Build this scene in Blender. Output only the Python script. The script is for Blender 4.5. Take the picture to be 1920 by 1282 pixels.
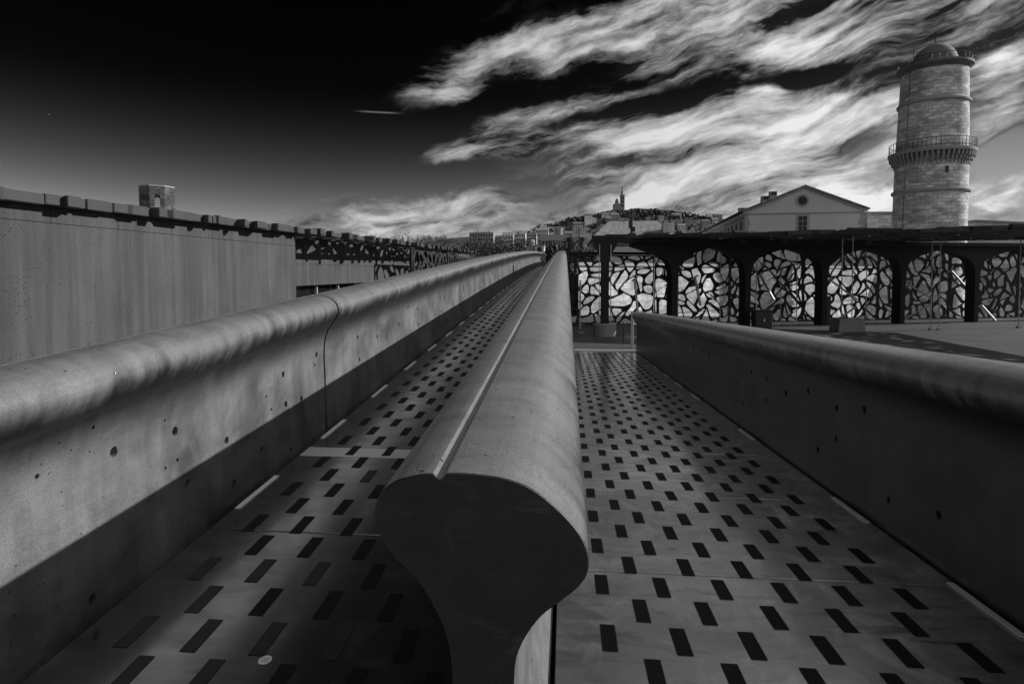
import bpy, bmesh, math, random
from mathutils import Vector, Matrix, Quaternion
for o in list(bpy.data.objects): bpy.data.objects.remove(o)
scn = bpy.context.scene
R = math.radians
EYE = 2.38
# ------------------------------------------------------------------ camera
cam = bpy.data.cameras.new('camera'); cam_o = bpy.data.objects.new('camera', cam)
scn.collection.objects.link(cam_o); scn.camera = cam_o
cam.lens = 21.0; cam.sensor_width = 36.0; cam.clip_start = 0.05; cam.clip_end = 20000
cam_o.location = (0, 0, EYE)
cam_o.rotation_euler = (R(90 - 3.0), 0, R(5.095)); cam.shift_y = -0.03766
# ------------------------------------------------------------------ sun
SUN_AZ, SUN_EL = 73.0, 24.0            # degrees right of the bridge axis, above the horizon
sd = Vector((math.cos(R(SUN_EL))*math.sin(R(SUN_AZ)), math.cos(R(SUN_EL))*math.cos(R(SUN_AZ)), math.sin(R(SUN_EL))))
sun = bpy.data.lights.new('sun', 'SUN'); sun.energy = 4.4; sun.angle = R(0.5); sun.color = (1, 0.995, 0.985)
sun_o = bpy.data.objects.new('sun', sun); scn.collection.objects.link(sun_o)
sun_o.location = (60, 30, 60); sun_o.rotation_euler = sd.to_track_quat('Z', 'Y').to_euler()
# ------------------------------------------------------------------ exposure
scn.view_settings.view_transform = 'Standard'; scn.view_settings.look = 'None'
scn.view_settings.gamma = 1.0; scn.view_settings.exposure = 0.0; scn.view_settings.use_curve_mapping = False
# ------------------------------------------------------------------ node expression helper
class Ex:
    def __init__(s, t, sock): s.t = t; s.s = sock
    def _m(s, op, *a, clamp=False):
        n = s.t.nodes.new('ShaderNodeMath'); n.operation = op; n.use_clamp = clamp
        for i, v in enumerate((s,)+a):
            if isinstance(v, Ex): s.t.links.new(v.s, n.inputs[i])
            else: n.inputs[i].default_value = v
        return Ex(s.t, n.outputs[0])
    def __add__(s, o): return s._m('ADD', o)
    __radd__ = __add__
    def __mul__(s, o): return s._m('MULTIPLY', o)
    __rmul__ = __mul__
    def __sub__(s, o): return s._m('SUBTRACT', o)
    def __rsub__(s, o): return (s*-1.0) + o
    def __truediv__(s, o): return s._m('DIVIDE', o)
    def pow(s, o): return s._m('POWER', o)
    def sat(s): return s._m('ADD', 0.0, clamp=True)
    def max(s, o): return s._m('MAXIMUM', o)
    def min(s, o): return s._m('MINIMUM', o)
    def exp(s): return s._m('EXPONENT')
    def abs(s): return s._m('ABSOLUTE')
    def step(s, a, b, lo=0.0, hi=1.0):
        n = s.t.nodes.new('ShaderNodeMapRange'); n.interpolation_type = 'SMOOTHSTEP'
        s.t.links.new(s.s, n.inputs[0])
        for i, v in enumerate((a, b, lo, hi)): n.inputs[i+1].default_value = v
        return Ex(s.t, n.outputs[0])
def comb(t, x, y, z):
    n = t.nodes.new('ShaderNodeCombineXYZ')
    for i, v in enumerate((x, y, z)):
        if isinstance(v, Ex): t.links.new(v.s, n.inputs[i])
        else: n.inputs[i].default_value = v
    return Ex(t, n.outputs[0])
def sep(t, v):
    n = t.nodes.new('ShaderNodeSeparateXYZ'); t.links.new(v.s, n.inputs[0])
    return [Ex(t, n.outputs[i]) for i in range(3)]
def noise(t, v, scale, detail=4, rough=0.55, dist=0.0, out=0):
    n = t.nodes.new('ShaderNodeTexNoise'); t.links.new(v.s, n.inputs['Vector'])
    n.inputs['Scale'].default_value = scale; n.inputs['Detail'].default_value = detail
    n.inputs['Roughness'].default_value = rough; n.inputs['Distortion'].default_value = dist
    return Ex(t, n.outputs[out])
# ------------------------------------------------------------------ sky: red-filtered clear sky, cirrus towards the sun, low cumulus
world = bpy.data.worlds.new('World'); scn.world = world; world.use_nodes = True
t = world.node_tree; t.nodes.clear()
sky = t.nodes.new('ShaderNodeTexSky'); sky.sky_type = 'NISHITA'; sky.sun_disc = False
sky.sun_elevation = R(SUN_EL); sky.sun_rotation = R(SUN_AZ); sky.altitude = 30
sky.air_density = 1.0; sky.dust_density = 0.6; sky.ozone_density = 2.0
sc = t.nodes.new('ShaderNodeSeparateColor'); t.links.new(sky.outputs[0], sc.inputs[0])
red = Ex(t, sc.outputs[0])
tc = t.nodes.new('ShaderNodeTexCoord'); D = Ex(t, tc.outputs['Generated'])
dx, dy, dz = sep(t, D)
az = dx._m('ARCTAN2', dy) * 57.2958
el = dz._m('ARCSINE') * 57.2958
# air between the clouds, as through a red filter: nearly black overhead, paler towards the horizon
clear = ((red * 0.16).pow(2.9) * 13.0).min(4.0)*el.step(3.0, 17.0, 1.0, 0.10)
STREAKS = [
 # x1,y1 -> x2,y2 (bearing / height in degrees), half width, weight
 (-3.1, 9.3, 37.5, 8.1, 4.41, 0.80),
 (6.8, 13.8, 37.3, 13.1, 3.88, 0.70),
 (-5.6, 21.0, 37.0, 20.1, 3.84, 0.70),
 (-10.7, 5.5, 37.6, 4.3, 3.47, 0.90),
 (-15.5, 15.4, -8.1, 18.6, 1.97, 0.95),
 (-11.1, 18.7, 5.8, 22.3, 2.05, 1.00),
 (3.3, 22.1, 13.2, 24.4, 2.00, 0.90),
 (3.9, 18.1, 9.6, 18.9, 0.87, 0.80),
 (16.0, 18.7, 24.4, 20.2, 1.66, 0.90),
 (22.6, 19.2, 36.0, 18.2, 2.17, 0.70),
 (-13.6, 10.7, -2.6, 11.5, 0.96, 0.80),
 (-10.1, 11.4, 6.8, 15.6, 1.78, 1.00),
 (-1.1, 12.1, 18.2, 13.8, 2.20, 0.80),
 (8.8, 13.0, 27.6, 13.7, 2.58, 0.80),
 (3.4, 10.4, 27.7, 9.9, 2.07, 0.60),
 (-4.1, 8.6, 11.6, 9.2, 0.77, 0.60),
 (31.7, 10.4, 36.2, 12.6, 1.26, 0.85),
 (31.3, 14.6, 36.1, 15.6, 0.86, 0.80),
 (2.0, 7.3, 27.4, 6.8, 1.39, 0.50),
 (24.1, 6.1, 27.8, 6.1, 1.03, 0.90),
 (32.2, 5.4, 36.4, 5.5, 1.16, 0.90),
 (-0.0, 4.8, 17.1, 4.9, 1.27, 0.50),
 (-27.3, 3.8, -2.6, 5.5, 2.08, 1.25),
 (-15.2, 5.4, -5.1, 6.4, 1.09, 0.90),
 (-31.5, 4.9, -26.4, 4.5, 0.64, 0.60),
 (-8.1, 12.6, 16.9, 16.2, 1.00, -0.90),
 (16.0, 16.4, 27.5, 15.6, 1.14, -1.00),
 (22.0, 10.0, 27.7, 10.4, 1.01, -0.80),
 (32.0, 8.4, 36.3, 8.6, 1.37, -0.80),
]
# gentle warp so that edges fray
P0 = comb(t, az, el, 0.0)
wv = noise(t, P0, 0.09, 1, 0.5, out=1)
wx, wy, wz = sep(t, wv)
wf = noise(t, P0, 0.45, 2, 0.6, out=1)
fx, fy, fz = sep(t, wf)
waz = az + (wx - 0.5)*7.0 + (fx - 0.5)*1.6
wel = el + (wy - 0.5)*3.6 + (fy - 0.5)*1.1
WP = comb(t, waz, wel, 0.0)
mask = None
for (x1, y1, x2, y2, w, a) in STREAKS:                    # soft lens-shaped banks of cloud
    L = max(math.hypot(x2-x1, y2-y1)/2, 0.1)
    n = t.nodes.new('ShaderNodeMapping'); n.vector_type = 'TEXTURE'; t.links.new(WP.s, n.inputs[0])
    n.inputs[1].default_value = ((x1+x2)/2, (y1+y2)/2, 0)
    n.inputs[2].default_value = (0, 0, math.atan2(y2-y1, x2-x1)); n.inputs[3].default_value = (L*1.25 + w*0.6, w*1.6, 1)
    ln = t.nodes.new('ShaderNodeVectorMath'); ln.operation = 'LENGTH'; t.links.new(n.outputs[0], ln.inputs[0])
    g = Ex(t, ln.outputs['Value']).step(1.0, 0.0, 0.0, a)
    mask = g if mask is None else mask + g
# the same fair-weather cloud goes on round the sunny half of the sky; more is added behind and overhead to light walls and decks
mask = mask + az.step(40, 58)*0.42 + az.step(-125, -150)*1.1 + az.step(100, 130)*0.75 + el.step(24, 31)*el.step(60, 42)*az.step(-6, 14)*1.1
mask = mask*(wz*1.5 + 0.25)
# fibres run down-left to up-right
A = R(14); ca, sa = math.cos(A), math.sin(A)
qa = az + (wx-0.5)*5.0 + (fx-0.5)*1.2; qe = el + (wy-0.5)*4.0 + (fy-0.5)*0.9
fu = qa*ca + qe*sa; fv = qa*-sa + qe*ca
fib = noise(t, comb(t, fu*0.085, fv*0.42, 3.1), 1.0, 7, 0.60, 0.08)
fine = noise(t, comb(t, fu*0.5, fv*1.5, 9.2), 1.0, 5, 0.72, 0.2)
low = el.step(9.0, 4.5)                                   # cumulus belt above the horizon
puf = noise(t, comb(t, az*0.30, el*0.62, 7.7), 1.0, 6, 0.62, 0.5)
tex = fib + (puf-fib)*low
dens = mask*0.8 + (tex-0.5)*2.8 + (fine-0.5)*0.8
alpha = dens.step(-0.12, 1.0)*mask.step(0.0, 0.35)
shade = noise(t, comb(t, fu*0.10, fv*0.46, 21.0), 1.0, 4, 0.58, 0.15)
cl = (shade-0.5)*3.0 + (tex-0.5)*1.6 + (fine-0.5)*0.45 + mask.min(1.3)*0.42 + 0.10
glow = az.step(-10, 30, 0.75, 1.1)
cloud = cl.max(0.02).min(1.0)*glow*8.0
skyv = clear + (cloud-clear)*alpha
# short condensation trail
tu = (az - -17.48)*(1.0/1.68); tv = (el - 14.39 - (az - -17.48)*0.004)*16.0
skyv = skyv + (((tu*tu)*(tu*tu) + tv*tv)*-1.0).exp()*1.3
bg = t.nodes.new('ShaderNodeBackground'); bg.inputs['Strength'].default_value = 0.1
cc = t.nodes.new('ShaderNodeCombineColor')
for i in range(3): t.links.new(skyv.s, cc.inputs[i])
t.links.new(cc.outputs[0], bg.inputs[0])
wo = t.nodes.new('ShaderNodeOutputWorld'); t.links.new(bg.outputs[0], wo.inputs[0])
scn.cycles.max_bounces = 5; scn.cycles.diffuse_bounces = 2; scn.cycles.glossy_bounces = 2
world.cycles.sampling_method = 'MANUAL'; world.cycles.sample_map_resolution = 512
# ------------------------------------------------------------------ materials (a black-and-white photograph: everything in greys)
def mat(name, base, rough=0.6, mott=0.25, mscale=1.2, streak=0.0, grain=0.12, gscale=60, bump=0.0, bscale=40,
        pores=0.0, pscale=9.0, pth=0.1, rvar=0.1, spec=0.5, metallic=0.0, smear=0.0, coat=0.0):
    m = bpy.data.materials.new(name); m.use_nodes = True; t = m.node_tree
    b = t.nodes['Principled BSDF']
    g = t.nodes.new('ShaderNodeNewGeometry'); P = Ex(t, g.outputs['Position'])
    x, y, z = sep(t, P)
    n1 = noise(t, P, mscale, 5, 0.6, 0.3)
    n2 = noise(t, P, gscale, 3, 0.6)
    k = (n1-0.5)*(2.0*mott) + (n2-0.5)*(2.0*grain) + 1.0
    if streak:
        n3 = noise(t, comb(t, x*4.0, y*4.0, z*0.22), 1.0, 6, 0.66)
        k = k*((n3-0.5)*(2*streak) + 1.0)
    if smear:
        n4 = noise(t, comb(t, x*1.2, y*3.4, z), 1.0, 5, 0.62, 0.6)
        k = k*((n4-0.5)*(2*smear) + 1.0)
    pm = None
    if pores:
        v = t.nodes.new('ShaderNodeTexVoronoi'); t.links.new(P.s, v.inputs['Vector']); v.inputs['Scale'].default_value = pscale
        n5 = noise(t, P, 1.7, 2)
        pm = (Ex(t, v.outputs['Distance']) - n5*0.02).step(pth*0.55, pth)
        gate = n5.step(0.42, 0.58)
        pm = 1.0 - (1.0-pm)*gate*pores
        k = k*pm
    col = (k*base).max(0.0015)
    c = comb(t, col, col, col)
    t.links.new(c.s, b.inputs['Base Color'])
    r = ((n1-0.5)*(2*rvar) + rough).sat()
    t.links.new(r.s, b.inputs['Roughness'])
    b.inputs['Metallic'].default_value = metallic
    if coat: b.inputs['Coat Weight'].default_value = coat; b.inputs['Coat Roughness'].default_value = 0.24; b.inputs['Coat IOR'].default_value = 1.7
    b.inputs['Specular IOR Level'].default_value = spec
    if bump:
        h = noise(t, P, bscale, 4, 0.6)
        if pm is not None: h = h + pm*1.5
        bn = t.nodes.new('ShaderNodeBump'); bn.inputs['Strength'].default_value = bump; bn.inputs['Distance'].default_value = 0.01
        t.links.new(h.s, bn.inputs['Height']); t.links.new(bn.outputs[0], b.inputs['Normal'])
    return m
def stone_mat(name, base, axis=None, bw=0.9, bh=0.42, mott=0.45, mscale=0.35, off=0.5):
    # coursed stone; axis gives the (x, y) of a round tower's centre, else courses run along the wall
    m = bpy.data.materials.new(name); m.use_nodes = True; t = m.node_tree; b = t.nodes['Principled BSDF']
    g = t.nodes.new('ShaderNodeNewGeometry'); P = Ex(t, g.outputs['Position']); x, y, z = sep(t, P)
    if axis: u = (x-axis[0])._m('ARCTAN2', (y-axis[1]))*axis[2]
    else: u = x + y
    wob = noise(t, P, 0.8, 3)
    v = comb(t, u + (wob-0.5)*0.25, z + (wob-0.5)*0.12, 0.0)
    br = t.nodes.new('ShaderNodeTexBrick'); t.links.new(v.s, br.inputs['Vector'])
    br.inputs['Color1'].default_value = (0.65,)*3+(1,); br.inputs['Color2'].default_value = (1.15,)*3+(1,)
    br.inputs['Mortar'].default_value = (0.6,)*3+(1,); br.inputs['Scale'].default_value = 1.0
    br.inputs['Mortar Size'].default_value = 0.03; br.inputs['Brick Width'].default_value = bw; br.inputs['Row Height'].default_value = bh
    s3 = t.nodes.new('ShaderNodeSeparateColor'); t.links.new(br.outputs[0], s3.inputs[0])
    n1 = noise(t, comb(t, x, y, z*2.2), mscale, 6, 0.62, 0.6); n2 = noise(t, comb(t, x, y, z*2.0), 2.2, 5, 0.65)
    k = Ex(t, s3.outputs[0])*(n1.step(0.40, 0.60, 1.0-mott, 1.0+mott*0.6))*((n2-0.5)*0.9+1.0)
    col = (k*base).max(0.002); t.links.new(comb(t, col, col, col).s, b.inputs['Base Color'])
    b.inputs['Roughness'].default_value = 0.9
    bn = t.nodes.new('ShaderNodeBump'); bn.inputs['Strength'].default_value = 0.5; bn.inputs['Distance'].default_value = 0.05
    t.links.new((Ex(t, s3.outputs[0]) + n2).s, bn.inputs['Height']); t.links.new(bn.outputs[0], b.inputs['Normal'])
    return m
M = {}
def moulded(name, side, base=0.14):
    # dense fair-faced casting: darker, glossier under the roll, paler bloom on the flat face and a sunlit top painted in, flow marks and air holes
    m = bpy.data.materials.new(name); m.use_nodes = True; t = m.node_tree; b = t.nodes['Principled BSDF']
    g = t.nodes.new('ShaderNodeNewGeometry'); P = Ex(t, g.outputs['Position']); x, y, z = sep(t, P)
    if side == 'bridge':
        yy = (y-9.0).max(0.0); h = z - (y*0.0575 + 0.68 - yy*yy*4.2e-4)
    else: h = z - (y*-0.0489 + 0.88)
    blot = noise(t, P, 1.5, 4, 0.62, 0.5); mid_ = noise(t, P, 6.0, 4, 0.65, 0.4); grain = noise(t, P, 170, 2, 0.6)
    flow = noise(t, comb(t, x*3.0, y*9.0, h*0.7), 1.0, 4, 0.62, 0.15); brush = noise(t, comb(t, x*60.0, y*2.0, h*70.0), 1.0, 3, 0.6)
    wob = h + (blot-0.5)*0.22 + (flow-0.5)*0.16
    patches = wob.step(0.97, 0.72)*wob.step(-0.10, 0.30, 0.45, 1.0)
    top_lit = wob.step(0.98, 1.12)  # light caught on the roll top, put into the colour
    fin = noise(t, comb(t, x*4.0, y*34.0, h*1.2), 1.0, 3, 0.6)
    if side == 'ramp': patches = patches*0.42
    k = 0.11 + patches*(blot.step(0.30, 0.70, 0.28, 1.15)) + top_lit*(1.9 if side == 'ramp' else 1.15) + (fin-0.5).max(0.0)*0.5*wob.step(1.0, 0.7)*wob.step(0.4, 0.65)
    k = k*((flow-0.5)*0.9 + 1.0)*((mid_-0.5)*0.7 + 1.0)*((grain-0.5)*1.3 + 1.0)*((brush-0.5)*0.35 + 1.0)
    v = t.nodes.new('ShaderNodeTexVoronoi'); t.links.new(P.s, v.inputs['Vector']); v.inputs['Scale'].default_value = 16
    vd = Ex(t, v.outputs['Distance']); pore = 1.0 - (1.0-vd.step(0.05, 0.115))*mid_.step(0.40, 0.52)
    v2 = t.nodes.new('ShaderNodeTexVoronoi'); t.links.new(P.s, v2.inputs['Vector']); v2.inputs['Scale'].default_value = 55
    pore2 = 1.0 - (1.0-Ex(t, v2.outputs['Distance']).step(0.08, 0.16))*blot.step(0.5, 0.62)*0.8
    sc_ = noise(t, comb(t, x*14.0, y*4.0, h*22.0), 1.0, 4, 0.7, 1.2).step(0.70, 0.76)*patches
    k = k*(pore*0.85+0.15)*(pore2*0.7+0.3) + sc_*0.5
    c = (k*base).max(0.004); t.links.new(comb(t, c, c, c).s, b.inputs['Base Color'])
    r = (0.30 + patches*0.2 + (mid_-0.5)*0.25 + (grain-0.5)*0.1).max(0.2); t.links.new(r.s, b.inputs['Roughness'])
    b.inputs['Specular IOR Level'].default_value = 0.75
    bn = t.nodes.new('ShaderNodeBump'); bn.inputs['Strength'].default_value = 0.25; bn.inputs['Distance'].default_value = 0.006
    t.links.new((pore*2.0 + pore2 + grain*0.25 + mid_*0.6).s, bn.inputs['Height']); t.links.new(bn.outputs[0], b.inputs['Normal'])
    return m
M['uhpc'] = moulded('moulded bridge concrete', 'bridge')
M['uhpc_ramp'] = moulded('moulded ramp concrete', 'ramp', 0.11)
def cutface(name):
    m = mat(name, 0.022, 0.5, 0.6, 3.0, 0.0, 0.6, 260, 0.25, 200)
    t = m.node_tree; b = t.nodes['Principled BSDF']; g = t.nodes.new('ShaderNodeNewGeometry'); P = Ex(t, g.outputs['Position']); x, y, z = sep(t, P)
    sm = noise(t, comb(t, x*7.0, y*7.0, z*14.0), 1.0, 7, 0.7, 1.0).step(0.56, 0.78); pl = noise(t, P, 9.0, 5, 0.6).step(0.45, 0.7)
    v = t.nodes.new('ShaderNodeTexVoronoi'); t.links.new(P.s, v.inputs['Vector']); v.inputs['Scale'].default_value = 60
    c0 = (sep(t, Ex(t, b.inputs['Base Color'].links[0].from_socket))[0] + sm*0.05 + pl*0.012)*(Ex(t, v.outputs['Distance']).step(0.05, 0.16, 0.3, 1.0)); t.links.new(comb(t, c0, c0, c0).s, b.inputs['Base Color'])
    return m
M['uhpc_cap'] = cutface('cut concrete face')
def polished(name, base=0.045, ior=2.4):
    # sealed walkway concrete: dark body under a worn sealer, so it mirrors the sky softly
    m = mat(name, base, 0.26, 0.5, 0.9, 0.0, 0.3, 180, 0.012, 160, rvar=0.1, spec=1.0, smear=0.8)
    t = m.node_tree; b = t.nodes['Principled BSDF']; g = t.nodes.new('ShaderNodeNewGeometry'); P = Ex(t, g.outputs['Position']); x, y, z = sep(t, P)
    sm = noise(t, comb(t, x*1.6, y*5.0, 4.0), 1.0, 4, 0.66, 0.7); bl = noise(t, P, 1.1, 4, 0.6, 0.4); gr = noise(t, P, 220, 2, 0.6)
    w = ((sm.step(0.28, 0.66, 0.6, 1.05))*(bl.step(0.3, 0.6, 0.8, 1.05))*((gr-0.5)*0.4+1.0)).sat()
    st = noise(t, comb(t, x*2.2, y*8.0, 1.0), 1.0, 5, 0.7, 0.9).step(0.50, 0.72); du = noise(t, comb(t, x*3.0, y*2.2, 8.0), 1.0, 4, 0.68, 1.0).step(0.45, 0.75)
    c0 = sep(t, Ex(t, b.inputs['Base Color'].links[0].from_socket))[0]*(1.0-st*0.55)*(du*0.8+0.8); t.links.new(comb(t, c0, c0, c0).s, b.inputs['Base Color'])
    w = w*(1.0-st*0.35)
    t.links.new(w.s, b.inputs['Coat Weight']); b.inputs['Coat IOR'].default_value = ior
    rr = 0.13 + (1.0-w)*0.25; t.links.new(rr.s, b.inputs['Coat Roughness'])
    return m
M['deck'] = polished('bridge walkway concrete')
M['deck_ramp'] = polished('ramp walkway concrete', 0.34, 2.2)
M['pad'] = mat('grip strip', 0.010, 0.75, 0.2, 8, 0, 0.5, 400, 0.2, 400, spec=0.25)
M['pad_worn'] = mat('worn grip strip', 0.03, 0.6, 0.4, 8, 0, 0.5, 400, 0.2, 400, spec=0.35)
M['white'] = mat('white light strip', 0.93, 0.2, 0.06, 3, 0, 0.05)
M['plate'] = mat('pale metal plate', 0.62, 0.3, 0.25, 2.0, 0, 0.1, 200, spec=1.0)
M['steel'] = mat('brushed steel', 0.55, 0.38, 0.12, 3, 0, 0.08, 200, metallic=1.0)
M['dark'] = mat('dark joint', 0.008, 0.9, 0.1, 3)
M['wall'] = mat('pavilion concrete', 0.064, 0.8, 0.5, 0.7, 1.0, 0.3, 45, 0.2, 30, 0.9, 13, 0.2)
M['lattice'] = mat('anthracite fibre concrete', 0.024, 0.62, 0.35, 2.0, 0, 0.2, 30, 0.05, 30, spec=0.3)
M['fringe'] = mat('weathered fibre concrete', 0.048, 0.7, 0.4, 3.0, 0.2, 0.2, 30, 0.1, 30)
M['column'] = mat('column concrete', 0.020, 0.7, 0.3, 1.5, 0.15, 0.15, 30, spec=0.25)
M['wood'] = mat('terrace boards', 0.09, 0.55, 0.3, 0.6, 0, 0.2, 20)
M['drum'] = mat('cast concrete block', 0.22, 0.8, 0.3, 3, 0.25, 0.15, 40, 0.1, 40)
M['metal'] = mat('galvanised steel', 0.42, 0.45, 0.1, 3, metallic=0.0)
M['darkmetal'] = mat('dark painted steel', 0.03, 0.5, 0.1, 3)
M['glass'] = mat('dark glass', 0.012, 0.12, 0.05, 1)
M['plaster'] = mat('lime plaster', 0.58, 0.9, 0.10, 0.35, 0.08, 0.08, 6)
M['plaster2'] = mat('old town plaster', 0.30, 0.9, 0.35, 0.05, 0, 0.1, 1)
M['trim'] = mat('stone trim', 0.36, 0.85, 0.15, 1)
M['tile'] = mat('roof tile', 0.27, 0.9, 0.3, 0.6, 0, 1.6, 1.6)
M['shutter'] = mat('window dark', 0.03, 0.6, 0.1, 1)
M['lead'] = mat('dome render', 0.15, 0.8, 0.3, 0.9, 0.2, 0.2, 5)
M['leaf'] = mat('foliage', 0.035, 0.7, 0.5, 0.8, 0, 0.3, 5)
M['leaf2'] = mat('hillside pine', 0.05, 0.8, 0.5, 0.02, 0, 0.3, 0.3)
M['bark'] = mat('bark', 0.09, 0.9, 0.3, 3)
M['soil'] = mat('dry ground', 0.05, 0.95, 0.4, 0.05, 0, 0.3, 1)
M['sea'] = mat('harbour water', 0.02, 0.12, 0.2, 0.05, 0, 0, 1, 0.3, 0.8)
M['coat'] = mat('black coat', 0.012, 0.8, 0.3, 8)
M['skin'] = mat('skin', 0.25, 0.6, 0.1, 8)
M['hair'] = mat('dark hair', 0.008, 0.5, 0.3, 30)
M['bag'] = mat('patterned cloth', 0.22, 0.8, 0.9, 14, 0, 0.2, 60)
M['stone'] = stone_mat('fort stone', 0.58, None, 1.1, 0.5, 0.35, 0.12)
M['church'] = mat('pale church stone', 0.30, 0.9, 0.2, 0.05)
# ------------------------------------------------------------------ object helpers
col = scn.collection
def tag(o, label=None, cat=None, group=None, kind=None):
    for k, v in (('label', label), ('category', cat), ('group', group), ('kind', kind)):
        if v: o[k] = v
    return o
def thing(name, loc, label=None, cat=None, group=None, kind=None):
    o = bpy.data.objects.new(name, None); col.objects.link(o); o.location = loc; o.empty_display_size = 0.2
    return tag(o, label, cat, group, kind)
class MB:
    def __init__(s): s.v = []; s.f = []
    def add(s, vs, fs):
        n = len(s.v); s.v += [tuple(p) for p in vs]; s.f += [tuple(i+n for i in f) for f in fs]; return s
    def box(s, x0, x1, y0, y1, z0, z1):
        return s.add([(x0,y0,z0),(x1,y0,z0),(x1,y1,z0),(x0,y1,z0),(x0,y0,z1),(x1,y0,z1),(x1,y1,z1),(x0,y1,z1)],
                     [(3,2,1,0),(4,5,6,7),(0,1,5,4),(1,2,6,5),(2,3,7,6),(3,0,4,7)])
    def bar(s, a, b, w, h=None, up=(0,0,1)):
        a, b = Vector(a), Vector(b); d = (b-a).normalized(); h = h or w
        u = d.cross(Vector(up))
        if u.length < 1e-4: u = d.cross(Vector((1,0,0)))
        u.normalize(); v = u.cross(d); vs = []
        for p in (a, b):
            for i, j in ((-1,-1),(1,-1),(1,1),(-1,1)): vs.append(p + u*(i*w/2) + v*(j*h/2))
        return s.add(vs, [(0,1,2,3),(7,6,5,4),(1,0,4,5),(2,1,5,6),(3,2,6,7),(0,3,7,4)])
    def tube(s, pts, radii, n=6, caps=True):
        pts = [Vector(p) for p in pts]; rings = []
        for i, p in enumerate(pts):
            d = (pts[min(i+1, len(pts)-1)] - pts[max(i-1, 0)]).normalized()
            u = d.cross(Vector((0,0,1)))
            if u.length < 1e-3: u = d.cross(Vector((0,1,0)))
            u.normalize(); v = u.cross(d); r = radii[i] if isinstance(radii, (list, tuple)) else radii
            rings.append([p + (u*math.cos(2*math.pi*k/n) + v*math.sin(2*math.pi*k/n))*r for k in range(n)])
        vs = [q for r_ in rings for q in r_]; fs = []
        for i in range(len(pts)-1):
            for k in range(n): fs.append((i*n+k, i*n+(k+1)%n, (i+1)*n+(k+1)%n, (i+1)*n+k))
        if caps: fs += [tuple(range(n-1, -1, -1)), tuple(range((len(pts)-1)*n, len(pts)*n))]
        return s.add(vs, fs)
    def lathe(s, c, prof, n=48):
        vs = []; fs = []
        for (r, z) in prof:
            for k in range(n): a = 2*math.pi*k/n; vs.append((c[0]+r*math.cos(a), c[1]+r*math.sin(a), z))
        for i in range(len(prof)-1):
            for k in range(n): fs.append((i*n+k, i*n+(k+1)%n, (i+1)*n+(k+1)%n, (i+1)*n+k))
        fs += [tuple(range(n-1, -1, -1)), tuple(range((len(prof)-1)*n, len(prof)*n))]
        return s.add(vs, fs)
    def prism(s, poly, fn0, fn1):
        # poly: 2-D outline; fn0 / fn1 map a 2-D point to the two ends
        n = len(poly)
        return s.add([fn0(*p) for p in poly] + [fn1(*p) for p in poly],
              [tuple(range(n-1, -1, -1)), tuple(range(n, 2*n))] + [(i, (i+1)%n, n+(i+1)%n, n+i) for i in range(n)])
    def build(s, name, m, parent=None, smooth=None, loc=None, bevel=0.0):
        base = Vector(loc) if loc else (Vector(parent['_w']) if parent is not None and '_w' in parent else None)
        org = Vector((0,0,0))
        if parent is not None:
            p = parent
            while p is not None: org += p.location; p = p.parent
        elif loc: org = Vector(loc)
        me = bpy.data.meshes.new(name); me.from_pydata([tuple(Vector(p)-org) for p in s.v], [], s.f); me.update()
        bm = bmesh.new(); bm.from_mesh(me); bmesh.ops.recalc_face_normals(bm, faces=bm.faces)
        if bevel: bmesh.ops.bevel(bm, geom=[e for e in bm.edges if e.calc_face_angle(0) > 0.5], offset=bevel, segments=1, affect='EDGES', profile=0.5)
        bm.to_mesh(me); bm.free()
        if smooth:
            for p in me.polygons: p.use_smooth = True
            me.set_sharp_from_angle(angle=R(smooth))
        o = bpy.data.objects.new(name, me); col.objects.link(o); me.materials.append(M[m] if isinstance(m, str) else m)
        if parent is not None: o.parent = parent
        elif loc: o.location = loc
        return o
def inst(name, me, parent, loc, rot=None, m=None):
    o = bpy.data.objects.new(name, me); col.objects.link(o)
    if parent is not None: o.parent = parent
    org = Vector((0,0,0)); p = parent
    while p is not None: org += p.location; p = p.parent
    o.location = Vector(loc) - org
    if rot: o.rotation_euler = rot
    if m: o.material_slots[0].link = 'OBJECT'; o.material_slots[0].material = M[m]
    return o
def crv(pts, n=6):
    out = []
    for i in range(len(pts)-1):
        p0 = pts[max(i-1,0)]; p1 = pts[i]; p2 = pts[i+1]; p3 = pts[min(i+2,len(pts)-1)]
        for k in range(n):
            s = k/n
            out.append(tuple(0.5*((2*p1[j]) + (-p0[j]+p2[j])*s + (2*p0[j]-5*p1[j]+4*p2[j]-p3[j])*s*s + (-p0[j]+3*p1[j]-3*p2[j]+p3[j])*s**3) for j in (0,1)))
    return out + [tuple(pts[-1])]
random.seed(11)
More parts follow.
